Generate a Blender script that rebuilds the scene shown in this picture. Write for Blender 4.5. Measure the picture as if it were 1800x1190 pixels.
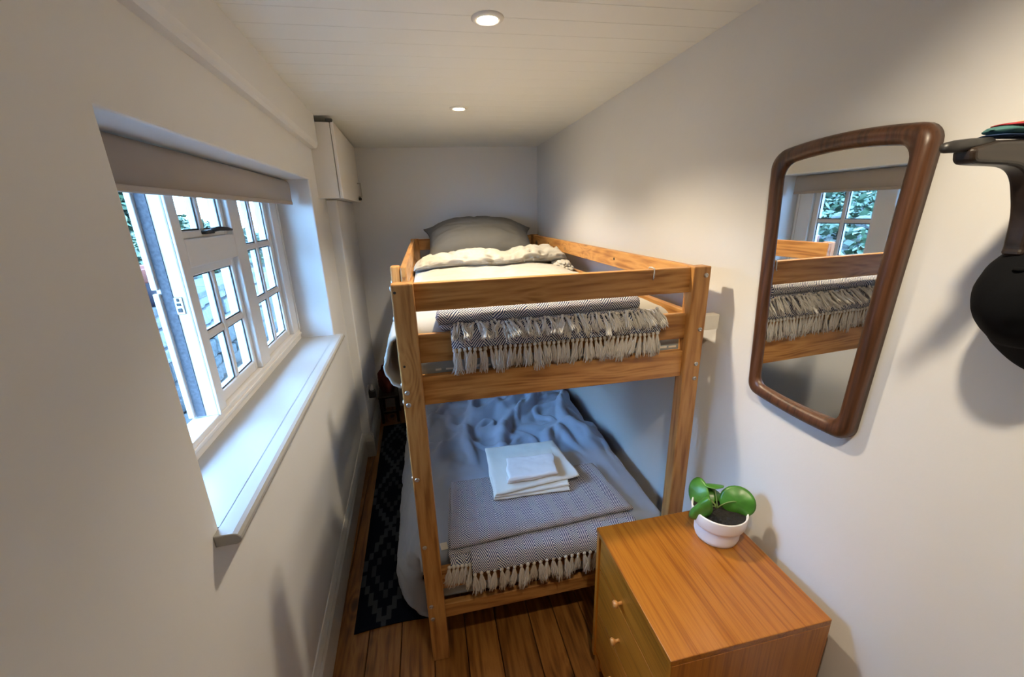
import bpy, bmesh, math, random
from mathutils import Vector, Matrix, Euler, noise
import numpy as np
random.seed(7)
PI = math.pi
for o in list(bpy.data.objects): bpy.data.objects.remove(o)
S = bpy.context.scene
COL = S.collection

# ---------------------------------------------------------------- camera
cam = bpy.data.cameras.new('camera'); cam_o = bpy.data.objects.new('camera', cam); COL.objects.link(cam_o)
cam.sensor_fit = 'HORIZONTAL'; cam.sensor_width = 36.0; cam.lens = 716.45/1800*36; cam.clip_start = .02
CP = dict(loc=(.10107, -1.12358, 1.58079), yaw=.199428, pitch=-.304068, roll=-.027047)
def cam_matrix(loc, yaw, pitch, roll):
    f = Vector((math.sin(yaw)*math.cos(pitch), math.cos(yaw)*math.cos(pitch), math.sin(pitch)))
    r = Vector((math.cos(yaw), -math.sin(yaw), 0)); u = r.cross(f)
    r2 = r*math.cos(roll)+u*math.sin(roll); u2 = u*math.cos(roll)-r*math.sin(roll)
    M = Matrix((r2, u2, -f)).transposed().to_4x4(); M.translation = loc
    return M
cam_o.matrix_world = cam_matrix(**CP)
S.camera = cam_o

# ---------------------------------------------------------------- world, daylight, exposure
S.view_settings.view_transform = 'Standard'; S.view_settings.look = 'None'
S.view_settings.gamma = 1.0; S.view_settings.use_curve_mapping = False
S.view_settings.exposure = 0.34
SKY = (.30, .57, 1.0); SKY_STRENGTH = 36.0
LAMP_COLOR = (1.0, .84, .60); LAMP_WATTS = 46.0; SPOT_DEG = 122; BULB_STRENGTH = 60.0
w = bpy.data.worlds.new('overcast_sky'); S.world = w; w.use_nodes = True
nt = w.node_tree; nt.nodes.clear()
bg = nt.nodes.new('ShaderNodeBackground'); wo = nt.nodes.new('ShaderNodeOutputWorld')
bg.inputs[0].default_value = (*SKY, 1); bg.inputs[1].default_value = SKY_STRENGTH
nt.links.new(bg.outputs[0], wo.inputs[0])
PHI = .033428; PHR = .012423           # the two long walls splay slightly apart
XL, XR, YB = -.3738, 1.0399, 2.212
CH, SLY, SLX = 2.0868, -.022284, .011142
YREAR = -3.4
ZS, YJ1, YJ2, ZW = .976, -.315, 1.111, 1.7457
def lmat(): return Matrix.Rotation(PHI, 4, 'Z')
# daylight portal over the window opening
pl = bpy.data.lights.new('window_daylight', 'AREA'); pl.shape = 'RECTANGLE'; pl.size = 1.42; pl.size_y = .78
pl.cycles.is_portal = True
po = bpy.data.objects.new('window_daylight', pl); COL.objects.link(po)
po.matrix_world = lmat() @ Matrix.Translation((-.64, .4, 1.36)) @ Matrix.Rotation(PI/2, 4, 'Z') @ Matrix.Rotation(PI/2, 4, 'X')

# ---------------------------------------------------------------- material helpers
def newmat(name):
    m = bpy.data.materials.new(name); m.use_nodes = True
    n = m.node_tree.nodes; b = n['Principled BSDF']
    return m, n, m.node_tree.links, b
def node(n, t, **kw):
    x = n.new(t)
    for k, v in kw.items(): setattr(x, k, v)
    return x
def mth(n, L, op, a, b=None, c=None):
    x = n.new('ShaderNodeMath'); x.operation = op
    for i, v in enumerate((a, b, c)):
        if v is None: continue
        if isinstance(v, (int, float)): x.inputs[i].default_value = v
        else: L.new(v, x.inputs[i])
    return x.outputs[0]
def ramp(n, L, fac, stops):
    r = n.new('ShaderNodeValToRGB'); e = r.color_ramp.elements
    while len(e) < len(stops): e.new(.5)
    for i, (p, c) in enumerate(stops): e[i].position = p; e[i].color = (*c, 1)
    L.new(fac, r.inputs[0]); return r.outputs[0]
def bump(n, L, b, h, strength, dist):
    x = n.new('ShaderNodeBump'); x.inputs['Strength'].default_value = strength; x.inputs['Distance'].default_value = dist
    L.new(h, x.inputs['Height']); L.new(x.outputs[0], b.inputs['Normal']); return x
def plain(name, col, rough=.6, metal=0.0, spec=.5, bscale=None, bstr=.2, bdist=.001, var=0.0):
    m, n, L, b = newmat(name)
    b.inputs['Base Color'].default_value = (*col, 1); b.inputs['Roughness'].default_value = rough
    b.inputs['Metallic'].default_value = metal; b.inputs['Specular IOR Level'].default_value = spec
    if bscale:
        tc = n.new('ShaderNodeTexCoord'); nz = node(n, 'ShaderNodeTexNoise'); nz.inputs['Scale'].default_value = bscale
        nz.inputs['Detail'].default_value = 5; L.new(tc.outputs['Object'], nz.inputs['Vector'])
        bump(n, L, b, nz.outputs[0], bstr, bdist)
        if var:
            c = ramp(n, L, nz.outputs[0], [(.3, tuple(x*(1-var) for x in col)), (.7, tuple(min(1, x*(1+var)) for x in col))])
            L.new(c, b.inputs['Base Color'])
    return m
def wood(name, stops, axis, rough=.4, along=1.2, across=14.0, rings=70.0, knots=True, coat=0.0, ring_amt=.5):
    """grain runs along the given axis of the object; every board differs through the random offset"""
    m, n, L, b = newmat(name)
    tc = n.new('ShaderNodeTexCoord'); oi = n.new('ShaderNodeObjectInfo')
    off = node(n, 'ShaderNodeVectorMath', operation='SCALE'); off.inputs[0].default_value = (13.1, 7.7, 19.3)
    L.new(oi.outputs['Random'], off.inputs['Scale'])
    add = node(n, 'ShaderNodeVectorMath', operation='ADD'); L.new(tc.outputs['Object'], add.inputs[0]); L.new(off.outputs[0], add.inputs[1])
    sc = [across]*3; sc['xyz'.index(axis)] = along
    mp = n.new('ShaderNodeMapping'); mp.inputs['Scale'].default_value = sc; L.new(add.outputs[0], mp.inputs['Vector'])
    nz = n.new('ShaderNodeTexNoise'); nz.inputs['Scale'].default_value = .45; nz.inputs['Detail'].default_value = 2
    L.new(mp.outputs[0], nz.inputs['Vector'])
    dist = nz.outputs[0]
    if knots:
        mk = n.new('ShaderNodeMapping'); k = [7.0]*3; k['xyz'.index(axis)] = 3.4; mk.inputs['Scale'].default_value = k
        L.new(add.outputs[0], mk.inputs['Vector'])
        vo = n.new('ShaderNodeTexVoronoi'); vo.inputs['Scale'].default_value = 1; L.new(mk.outputs[0], vo.inputs['Vector'])
        near = mth(n, L, 'POWER', 2.718, mth(n, L, 'MULTIPLY', mth(n, L, 'POWER', vo.outputs['Distance'], 2.0), -18.0))
        dist = mth(n, L, 'ADD', dist, mth(n, L, 'MULTIPLY', near, .22))
    ringv = mth(n, L, 'SINE', mth(n, L, 'MULTIPLY', dist, rings))
    fine = n.new('ShaderNodeTexNoise'); fine.inputs['Scale'].default_value = 4.5; fine.inputs['Detail'].default_value = 6
    L.new(mp.outputs[0], fine.inputs['Vector'])
    v = mth(n, L, 'ADD', mth(n, L, 'MULTIPLY', ringv, .16*ring_amt*2), fine.outputs[0])
    col = ramp(n, L, v, stops)
    hsv = n.new('ShaderNodeHueSaturation'); L.new(col, hsv.inputs['Color'])
    L.new(mth(n, L, 'ADD', .86, mth(n, L, 'MULTIPLY', oi.outputs['Random'], .28)), hsv.inputs['Value'])
    out = hsv.outputs[0]
    if knots:
        mx = node(n, 'ShaderNodeMix', data_type='RGBA'); mr = n.new('ShaderNodeMapRange')
        mr.inputs['From Min'].default_value = .16; mr.inputs['From Max'].default_value = .07; L.new(vo.outputs['Distance'], mr.inputs['Value'])
        L.new(mr.outputs[0], mx.inputs['Factor']); L.new(out, mx.inputs['A']); mx.inputs['B'].default_value = (.05, .018, .006, 1)
        out = mx.outputs['Result']
    L.new(out, b.inputs['Base Color'])
    b.inputs['Roughness'].default_value = rough; b.inputs['Coat Weight'].default_value = coat; b.inputs['Coat Roughness'].default_value = .25
    bump(n, L, b, v, .12, .002)
    return m
def fabric(name, col, rough=.9, weave=900.0, var=.06, bstr=.25):
    m, n, L, b = newmat(name)
    tc = n.new('ShaderNodeTexCoord')
    n1 = n.new('ShaderNodeTexNoise'); n1.inputs['Scale'].default_value = 6; n1.inputs['Detail'].default_value = 6; L.new(tc.outputs['Object'], n1.inputs['Vector'])
    n2 = n.new('ShaderNodeTexNoise'); n2.inputs['Scale'].default_value = weave; L.new(tc.outputs['Object'], n2.inputs['Vector'])
    c = ramp(n, L, n1.outputs[0], [(.3, tuple(x*(1-var) for x in col)), (.7, tuple(min(1, x*(1+var)) for x in col))])
    L.new(c, b.inputs['Base Color']); b.inputs['Roughness'].default_value = rough
    b.inputs['Specular IOR Level'].default_value = .15; b.inputs['Sheen Weight'].default_value = .25 if sum(col) > .5 else 0.0; b.inputs['Sheen Roughness'].default_value = .6
    bump(n, L, b, n2.outputs[0], bstr, .0006)
    return m
def plaster(name, col, rough=.75):
    m, n, L, b = newmat(name)
    tc = n.new('ShaderNodeTexCoord')
    n1 = n.new('ShaderNodeTexNoise'); n1.inputs['Scale'].default_value = 2.2; n1.inputs['Detail'].default_value = 3; L.new(tc.outputs['Object'], n1.inputs['Vector'])
    n2 = n.new('ShaderNodeTexNoise'); n2.inputs['Scale'].default_value = 60; n2.inputs['Detail'].default_value = 8; L.new(tc.outputs['Object'], n2.inputs['Vector'])
    h = mth(n, L, 'ADD', mth(n, L, 'MULTIPLY', n1.outputs[0], 6.0), mth(n, L, 'MULTIPLY', n2.outputs[0], .35))
    c = ramp(n, L, n1.outputs[0], [(.3, tuple(x*.97 for x in col)), (.7, col)])
    L.new(c, b.inputs['Base Color']); b.inputs['Roughness'].default_value = rough; b.inputs['Specular IOR Level'].default_value = .3
    bump(n, L, b, h, .35, .003)
    return m
def glass(name, tint=(1, 1, 1)):
    m, n, L, b = newmat(name); n.remove(b); out = n['Material Output']
    t = n.new('ShaderNodeBsdfTransparent'); t.inputs[0].default_value = (*tint, 1)
    g = n.new('ShaderNodeBsdfGlossy'); g.inputs['Roughness'].default_value = .01
    f = n.new('ShaderNodeLayerWeight'); f.inputs[0].default_value = .5
    fr = mth(n, L, 'ADD', .035, mth(n, L, 'MULTIPLY', mth(n, L, 'POWER', f.outputs['Facing'], 5.0), .9))
    mx = n.new('ShaderNodeMixShader'); L.new(fr, mx.inputs[0]); L.new(t.outputs[0], mx.inputs[1]); L.new(g.outputs[0], mx.inputs[2])
    L.new(mx.outputs[0], out.inputs[0]); return m
def herringbone(name):
    m, n, L, b = newmat(name)
    uv = n.new('ShaderNodeUVMap'); uv.uv_map = 'UVMap'; sx = n.new('ShaderNodeSeparateXYZ'); L.new(uv.outputs[0], sx.inputs[0])
    wob = n.new('ShaderNodeTexNoise'); wob.inputs['Scale'].default_value = 14; L.new(uv.outputs[0], wob.inputs['Vector'])
    wv = mth(n, L, 'MULTIPLY', mth(n, L, 'SUBTRACT', wob.outputs[0], .5), .016)
    u = mth(n, L, 'FRACT', mth(n, L, 'MULTIPLY', mth(n, L, 'ADD', sx.outputs[0], wv), 1/.068))
    tri = mth(n, L, 'MULTIPLY', mth(n, L, 'ABSOLUTE', mth(n, L, 'SUBTRACT', u, .5)), .068*1.25)
    t = mth(n, L, 'MULTIPLY', mth(n, L, 'ADD', mth(n, L, 'ADD', sx.outputs[1], wv), tri), 1/.0094)
    s = mth(n, L, 'ABSOLUTE', mth(n, L, 'SUBTRACT', mth(n, L, 'FRACT', t), .5))
    mr = n.new('ShaderNodeMapRange'); mr.inputs['From Min'].default_value = .20; mr.inputs['From Max'].default_value = .30; L.new(s, mr.inputs['Value'])
    mx = node(n, 'ShaderNodeMix', data_type='RGBA'); L.new(mr.outputs[0], mx.inputs['Factor'])
    mx.inputs['A'].default_value = (.68, .67, .66, 1); mx.inputs['B'].default_value = (.018, .034, .115, 1)
    L.new(mx.outputs['Result'], b.inputs['Base Color']); b.inputs['Roughness'].default_value = .95; b.inputs['Specular IOR Level'].default_value = .1
    bump(n, L, b, s, .3, .0015)
    return m
def rug_mat(name):
    m, n, L, b = newmat(name)
    uv = n.new('ShaderNodeUVMap'); uv.uv_map = 'UVMap'; sx = n.new('ShaderNodeSeparateXYZ'); L.new(uv.outputs[0], sx.inputs[0])
    q = .021
    def quant(x): return mth(n, L, 'MULTIPLY', mth(n, L, 'FLOOR', mth(n, L, 'MULTIPLY', x, 1/q)), q)
    a = mth(n, L, 'ABSOLUTE', mth(n, L, 'SUBTRACT', mth(n, L, 'FRACT', mth(n, L, 'MULTIPLY', quant(sx.outputs[0]), 1/.252)), .5))
    c = mth(n, L, 'ABSOLUTE', mth(n, L, 'SUBTRACT', mth(n, L, 'FRACT', mth(n, L, 'MULTIPLY', quant(sx.outputs[1]), 1/.546)), .5))
    s = mth(n, L, 'ADD', mth(n, L, 'MULTIPLY', a, 2), mth(n, L, 'MULTIPLY', c, 2))
    def band(lo, hi): return mth(n, L, 'MULTIPLY', mth(n, L, 'GREATER_THAN', s, lo), mth(n, L, 'LESS_THAN', s, hi))
    f = mth(n, L, 'MAXIMUM', band(.90, 1.12), mth(n, L, 'MULTIPLY', band(.44, .60), .7))
    nz = n.new('ShaderNodeTexNoise'); nz.inputs['Scale'].default_value = 260; L.new(uv.outputs[0], nz.inputs['Vector'])
    mx = node(n, 'ShaderNodeMix', data_type='RGBA'); L.new(f, mx.inputs['Factor'])
    mx.inputs['A'].default_value = (.007, .010, .020, 1); mx.inputs['B'].default_value = (.050, .060, .075, 1)
    L.new(mx.outputs['Result'], b.inputs['Base Color']); b.inputs['Roughness'].default_value = 1; b.inputs['Specular IOR Level'].default_value = .05
    bump(n, L, b, nz.outputs[0], .6, .003)
    return m
PINE = [(.28, (.27, .105, .026)), (.44, (.42, .19, .052)), (.62, (.52, .262, .080)), (.8, (.40, .175, .045))]
M = {}
for ax in 'xyz':
    M['pine_'+ax] = wood('pine_'+ax, PINE, ax, rough=.42, coat=.1, rings=120, ring_amt=.26)
M['floor'] = wood('floor_pine', [(.28, (.12, .042, .009)), (.48, (.25, .098, .020)), (.65, (.34, .145, .034)), (.85, (.21, .075, .016))], 'y', rough=.33, coat=.2, ring_amt=.22, rings=60)
TEAK = [(.26, (.27, .080, .008)), (.46, (.39, .133, .013)), (.60, (.45, .165, .018)), (.80, (.34, .108, .011))]
M['teak_y'] = wood('teak_y', TEAK, 'y', rough=.30, along=.9, across=34, rings=36, knots=False, coat=.2, ring_amt=.36)
M['teak_z'] = wood('teak_z', TEAK, 'z', rough=.36, along=.9, across=30, rings=36, knots=False, coat=.15, ring_amt=.2)
WAL = [(.30, (.040, .015, .006)), (.5, (.075, .029, .012)), (.62, (.095, .038, .016)), (.8, (.058, .022, .009))]
M['walnut_y'] = wood('walnut_y', WAL, 'y', rough=.38, along=1.2, across=30, rings=30, knots=False, coat=.1, ring_amt=.4)
M['walnut_z'] = wood('walnut_z', WAL, 'z', rough=.38, along=1.2, across=30, rings=30, knots=False, coat=.1, ring_amt=.4)
M['dark_wood'] = wood('dark_wood', [(.3, (.012, .0075, .005)), (.6, (.024, .015, .010)), (.8, (.017, .010, .007))], 'x', rough=.4, knots=False)
M['wall'] = plaster('wall_paint', (.70, .695, .69))
M['ceiling'] = plain('ceiling_paint', (.74, .74, .71), .6, bscale=40, bstr=.1)
M['trim'] = plain('trim_paint', (.70, .685, .65), .38, bscale=30, bstr=.06)
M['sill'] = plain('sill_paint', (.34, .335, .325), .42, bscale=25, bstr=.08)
M['upvc'] = plain('window_paint', (.72, .70, .68), .4, bscale=35, bstr=.08)
M['raw'] = plain('weathered_wood', (.10, .105, .12), .8, bscale=120, bstr=.5, var=.25)
M['gasket'] = plain('black_gasket', (.03, .035, .04), .6)
M['glass'] = glass('window_glass', (.93, .97, .97))
M['mirror'] = plain('mirror_silver', (.86, .87, .86), .01, metal=1)
M['chrome'] = plain('zinc_bolt', (.55, .55, .55), .35, metal=1)
M['steel'] = plain('dull_steel', (.42, .41, .38), .4, metal=1)
M['black'] = plain('black_iron', (.018, .017, .017), .45)
M['blind'] = fabric('blind_fabric', (.36, .31, .27), weave=1500, var=.03)
M['duvet'] = fabric('grey_cotton', (.42, .395, .345), weave=1400, var=.03)
M['duvet_blue'] = fabric('blue_grey_cotton', (.36, .42, .54), weave=1400, var=.03)
M['pillow'] = fabric('grey_pillow_cotton', (.125, .120, .113), weave=1400, var=.03)
M['mattress'] = fabric('mattress_ticking', (.34, .39, .42), weave=800, var=.12)
M['towel'] = fabric('white_terry', (.80, .79, .75), weave=700, var=.04, bstr=.6)
M['flannel'] = fabric('white_flannel', (.84, .81, .82), weave=700, var=.03, bstr=.6)
M['herring'] = herringbone('herringbone_weave')
M['tassel'] = fabric('undyed_cotton', (.60, .565, .52), weave=900, var=.1)
M['rug'] = rug_mat('navy_diamond_rug')
M['pot'] = plain('white_glazed_pot', (.82, .80, .78), .35)
M['soil'] = plain('potting_soil', (.012, .011, .010), .95, bscale=120, bstr=1, bdist=.006, var=.5)
M['leaf'] = plain('plant_leaf', (.055, .19, .022), .32, bscale=30, bstr=.15, bdist=.002, var=.25)
M['stem'] = plain('plant_stem', (.16, .24, .07), .5)
M['cap'] = fabric('black_twill', (.0028, .0032, .0045), weave=1200, var=.1)
M['cap_bill'] = fabric('charcoal_twill', (.009, .0088, .009), weave=1200, var=.1)
for nm, c in (('orange', (.62, .26, .07)), ('red', (.28, .03, .04)), ('teal', (.05, .13, .13)), ('navy', (.02, .04, .10))):
    M['knit_'+nm] = fabric('knit_'+nm, c, weave=600, var=.1, bstr=.5)
M['label'] = plain('white_label', (.85, .82, .74), .7)
M['cupboard'] = plain('cupboard_paint', (.74, .71, .66), .42, bscale=20, bstr=.05)
M['maroon'] = fabric('maroon_cloth', (.10, .022, .018), weave=500)
M['plastic'] = plain('black_plastic', (.012, .012, .014), .4)
M['clear'] = plain('pale_plastic', (.45, .43, .42), .3)
M['gap'] = plain('underfloor', (.02, .012, .008), .9)
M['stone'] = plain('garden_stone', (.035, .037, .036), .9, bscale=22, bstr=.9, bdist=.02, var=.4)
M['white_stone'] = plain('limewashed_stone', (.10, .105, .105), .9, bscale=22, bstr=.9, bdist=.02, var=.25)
M['paving'] = plain('grey_paving', (.05, .053, .053), .85, bscale=14, bstr=.4, bdist=.01, var=.25)
M['earth'] = plain('garden_earth', (.016, .017, .014), .95, bscale=18, bstr=1, bdist=.03, var=.5)
M['terracotta'] = plain('terracotta', (.09, .019, .008), .8, bscale=30, bstr=.2, var=.15)
M['purple'] = plain('purple_glaze', (.012, .008, .014), .45)
M['foliage'] = plain('hedge_leaf', (.020, .042, .018), .6, var=.5, bscale=3)
M['bark'] = plain('bark', (.09, .07, .05), .9, bscale=30, bstr=.8, var=.3)
M['fern'] = plain('fern_leaf', (.022, .045, .010), .55, var=.4, bscale=8)
def emit_mat():
    m, n, L, b = newmat('lamp_face')
    b.inputs['Base Color'].default_value = (.9, .9, .9, 1)
    b.inputs['Emission Color'].default_value = (*LAMP_COLOR, 1); b.inputs['Emission Strength'].default_value = BULB_STRENGTH
    return m
M['bulb'] = emit_mat()

# ---------------------------------------------------------------- object helpers
ORG = {}
def props(o, label=None, cat=None, group=None, kind=None):
    if label: o['label'] = label
    if cat: o['category'] = cat
    if group: o['group'] = group
    if kind: o['kind'] = kind
    return o
def thing(name, label, cat, loc, rotz=0.0, group=None, kind=None):
    """Empty at a thing's base; its part meshes are written in the thing's own (rotated) room frame"""
    o = bpy.data.objects.new(name, None); COL.objects.link(o); o.empty_display_size = .05
    o.rotation_euler = (0, 0, rotz); o.location = Matrix.Rotation(rotz, 3, 'Z') @ Vector(loc)
    ORG[o.name] = Vector(loc)
    return props(o, label, cat, group, kind)
def root_of(o):
    while o.parent: o = o.parent
    return o
def link(name, me, mat, parent=None, smooth=False, rotz=0.0):
    if mat is not None:
        for mm in (mat if isinstance(mat, (list, tuple)) else [mat]): me.materials.append(mm)
    if smooth: me.polygons.foreach_set('use_smooth', [True]*len(me.polygons))
    o = bpy.data.objects.new(name, me); COL.objects.link(o)
    if parent is not None:
        o.parent = parent
        og = ORG[root_of(parent).name]; me.transform(Matrix.Translation(-og))
    elif rotz: o.rotation_euler = (0, 0, rotz)
    return o
def part(name, bm, mat, parent=None, smooth=False, rotz=0.0):
    me = bpy.data.meshes.new(name)
    bmesh.ops.recalc_face_normals(bm, faces=bm.faces); bm.to_mesh(me); bm.free()
    return link(name, me, mat, parent, smooth, rotz)
def BM(): return bmesh.new()
def box(x0, x1, y0, y1, z0, z1, bev=0.0, seg=1, bm=None, rot=None):
    t = bmesh.new(); r = bmesh.ops.create_cube(t, size=1)
    bmesh.ops.scale(t, vec=(x1-x0, y1-y0, z1-z0), verts=t.verts)
    if bev: bmesh.ops.bevel(t, geom=list(t.edges), offset=bev, segments=seg, profile=.5, affect='EDGES')
    if rot: bmesh.ops.rotate(t, cent=(0, 0, 0), matrix=Euler(rot).to_matrix(), verts=t.verts)
    bmesh.ops.translate(t, vec=((x0+x1)/2, (y0+y1)/2, (z0+z1)/2), verts=t.verts)
    if bm is None: return t
    me = bpy.data.meshes.new('t'); t.to_mesh(me); t.free(); bm.from_mesh(me); bpy.data.meshes.remove(me)
    return bm
def lathe(profile, seg=40, center=(0, 0, 0), rot=None):
    bm = bmesh.new(); rings = []
    for r, z in profile:
        rings.append([bm.verts.new((max(r, 1e-5)*math.cos(2*PI*i/seg), max(r, 1e-5)*math.sin(2*PI*i/seg), z)) for i in range(seg)])
    for a, b in zip(rings, rings[1:]):
        for i in range(seg): bm.faces.new((a[i], a[(i+1) % seg], b[(i+1) % seg], b[i]))
    bm.faces.new(rings[0][::-1]); bm.faces.new(rings[-1])
    bmesh.ops.remove_doubles(bm, verts=bm.verts, dist=1e-4)
    if rot: bmesh.ops.rotate(bm, cent=(0, 0, 0), matrix=Euler(rot).to_matrix(), verts=bm.verts)
    bmesh.ops.translate(bm, vec=center, verts=bm.verts)
    return bm
def tube(pts, rad, seg=8, bm=None):
    bm = bm or bmesh.new(); pts = [Vector(p) for p in pts]; rings = []
    if isinstance(rad, (int, float)): rad = [rad]*len(pts)
    up = Vector((.31, .2, .93))
    for i, p in enumerate(pts):
        t = (pts[min(i+1, len(pts)-1)]-pts[max(i-1, 0)]).normalized()
        a = t.cross(up); a = a.normalized() if a.length > 1e-4 else t.orthogonal().normalized(); b = t.cross(a)
        rings.append([bm.verts.new(p+rad[i]*(math.cos(2*PI*k/seg)*a+math.sin(2*PI*k/seg)*b)) for k in range(seg)])
    for A, B in zip(rings, rings[1:]):
        for k in range(seg): bm.faces.new((A[k], A[(k+1) % seg], B[(k+1) % seg], B[k]))
    bm.faces.new(rings[0][::-1]); bm.faces.new(rings[-1])
    return bm
def extrude_poly(pts, axis, a, b, bev=0.0, seg=2):
    """2-D outline pts extruded from a to b along axis ('x': pts are (y,z); 'y': (x,z); 'z': (x,y))"""
    bm = bmesh.new()
    def P(p, t): return {'x': (t, p[0], p[1]), 'y': (p[0], t, p[1]), 'z': (p[0], p[1], t)}[axis]
    A = [bm.verts.new(P(p, a)) for p in pts]; B = [bm.verts.new(P(p, b)) for p in pts]; n = len(pts)
    fa = bm.faces.new(A); fb = bm.faces.new(B[::-1])
    for i in range(n): bm.faces.new((A[i], B[i], B[(i+1) % n], A[(i+1) % n]))
    bmesh.ops.recalc_face_normals(bm, faces=bm.faces)
    if bev: bmesh.ops.bevel(bm, geom=list(fa.edges)+list(fb.edges), offset=bev, segments=seg, profile=.5, affect='EDGES')
    return bm
def grid_mesh(name, P, UV=None, close_u=False, flip=False):
    """P: array (nu,nv,3)"""
    nu, nv = P.shape[:2]; idx = np.arange(nu*nv).reshape(nu, nv); f = []
    for i in range(nu if close_u else nu-1):
        i2 = (i+1) % nu
        for j in range(nv-1):
            q = (idx[i, j], idx[i2, j], idx[i2, j+1], idx[i, j+1]); f.append(q[::-1] if flip else q)
    me = bpy.data.meshes.new(name); me.from_pydata(P.reshape(-1, 3).tolist(), [], [tuple(int(k) for k in q) for q in f])
    if UV is not None:
        l = me.uv_layers.new(name='UVMap'); U = UV.reshape(-1, 2)
        for lp in me.loops: l.data[lp.index].uv = U[lp.vertex_index]
    return me
def fbm(x, y, z=0.0, oct=4): return noise.fractal(Vector((x, y, z)), 1.0, 2.0, oct)
def crease(x, y, z=0.0): return 1-abs(noise.noise(Vector((x, y, z))))*2
def merge_meshes(name, meshes):
    bm = bmesh.new()
    for me in meshes: bm.from_mesh(me); bpy.data.meshes.remove(me)
    me = bpy.data.meshes.new(name); bm.to_mesh(me); bm.free(); return me

# ================================================================ THE ROOM
# floor: pine boards running into the room
fl = thing('floor', 'stained pine floorboards running the length of the narrow bedroom', 'floor', (0, 0, 0), kind='structure')
part('subfloor', box(-.62, 1.25, YREAR-.1, 2.45, -.05, -.021), M['gap'], fl)
xs = [-.62, -.49, -.367, -.245, -.12, .005, .127, .25, .386, .49, .602, .725, .85, .975, 1.1, 1.22]
for a, b in zip(xs, xs[1:]):
    part('board', box(a+.0015, b-.0015, YREAR-.05, 2.4, -.02, 0, .0015), M['floor'], fl)

# left wall with its window opening
def hole_wall():
    ys = [YREAR-.1, YJ1, YJ2, 2.45]; zs = [-.02, ZS-.026, ZW, 2.3]; bm = bmesh.new()
    F = [[bm.verts.new((XL, y, z)) for z in zs] for y in ys]; B = [[bm.verts.new((XL-.235, y, z)) for z in zs] for y in ys]
    for i in range(3):
        for j in range(3):
            if (i, j) == (1, 1): continue
            bm.faces.new((F[i][j], F[i+1][j], F[i+1][j+1], F[i][j+1])); bm.faces.new((B[i][j], B[i][j+1], B[i+1][j+1], B[i+1][j]))
    ring = [(1, 1), (2, 1), (2, 2), (1, 2)]
    for k in range(4):
        a, b = ring[k], ring[(k+1) % 4]
        bm.faces.new((F[a[0]][a[1]], F[b[0]][b[1]], B[b[0]][b[1]], B[a[0]][a[1]]))
    per = [(0, 0), (1, 0), (2, 0), (3, 0), (3, 1), (3, 2), (3, 3), (2, 3), (1, 3), (0, 3), (0, 2), (0, 1)]
    for k in range(12):
        a, b = per[k], per[(k+1) % 12]
        bm.faces.new((F[a[0]][a[1]], F[b[0]][b[1]], B[b[0]][b[1]], B[a[0]][a[1]]))
    bm.edges.ensure_lookup_table()
    ed = [e for e in bm.edges if all(abs(v.co.x-XL) < 1e-6 and YJ1-1e-4 < v.co.y < YJ2+1e-4 and ZS-.03 < v.co.z < ZW+1e-4 for v in e.verts)]
    bmesh.ops.bevel(bm, geom=ed, offset=.007, segments=3, profile=.5, affect='EDGES')
    return bm
o = part('wall_left', hole_wall(), M['wall'], rotz=PHI); props(o, 'pale plastered wall with the deep window recess', 'wall', kind='structure')
o = part('wall_right', box(XR, XR+.1, YREAR-.1, 2.45, -.02, 2.3), M['wall'], rotz=PHR); props(o, 'pale plastered wall beside the bunk where the mirror hangs', 'wall', kind='structure')
o = part('wall_back', box(-.75, 1.2, YB, YB+.1, -.02, 2.3), M['wall']); props(o, 'grey-white end wall behind the pillow', 'wall', kind='structure')
o = part('wall_rear', box(-.75, 1.3, YREAR-.1, YREAR, -.02, 2.35), M['wall']); props(o, 'pale wall closing the room behind the viewer', 'wall', kind='structure')
# boxed-in step of the wall at the far end
o = part('wall_chase', box(XL-.01, -.318, 1.48, 2.25, 0, 1.665, .006, 2), M['wall'], rotz=PHI); props(o, 'boxed-in step of plaster wall under the small cupboard', 'wall', kind='structure')
# lowered boxed beam along the top of the left wall
bm = extrude_poly([(XL-.01, 2.25), (XL-.01, 1.903), (XL+.022, 1.906), (XL+.031, 1.914), (XL+.036, 1.930), (XL+.034, 2.25)], 'y', YREAR, 1.275)
for v in bm.verts: v.co.z += SLY*(v.co.y-1.1)          # it falls with the ceiling
o = part('trim_1', bm, M['wall'], rotz=PHI); props(o, 'plastered boxed beam running along the top of the window wall', 'beam', kind='structure')
# skirting
sk = [(0, 0), (.018, 0), (.018, .125), (.013, .14), (.013, .152), (.007, .165), (.004, .178), (0, .18)]
def skirt(name, pts, label, rotz, ax, a, b):
    o = part(name, extrude_poly(pts, ax, a, b), M['trim'], rotz=rotz); props(o, label, 'skirting', kind='structure'); return o
skirt('baseboard_left', [(XL+x, z) for x, z in sk], 'off-white moulded skirting board under the window', PHI, 'y', YREAR, 1.48)
skirt('baseboard_chase', [(-.318+x, z*.93) for x, z in sk], 'off-white moulded skirting on the boxed wall step beside the bed', PHI, 'y', 1.463, 2.25)
skirt('baseboard_chase', [(1.48-x, z*.93) for x, z in sk], 'short off-white skirting return on the end of the boxed wall step', PHI, 'x', XL, -.3005)
skirt('baseboard_right', [(XR-x, z) for x, z in sk], 'off-white skirting board behind the chest of drawers', PHR, 'y', YREAR, 2.2)
skirt('baseboard_back', [(YB-x, z) for x, z in sk], 'off-white skirting board along the end wall', 0, 'x', -.36, 1.02)
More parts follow.
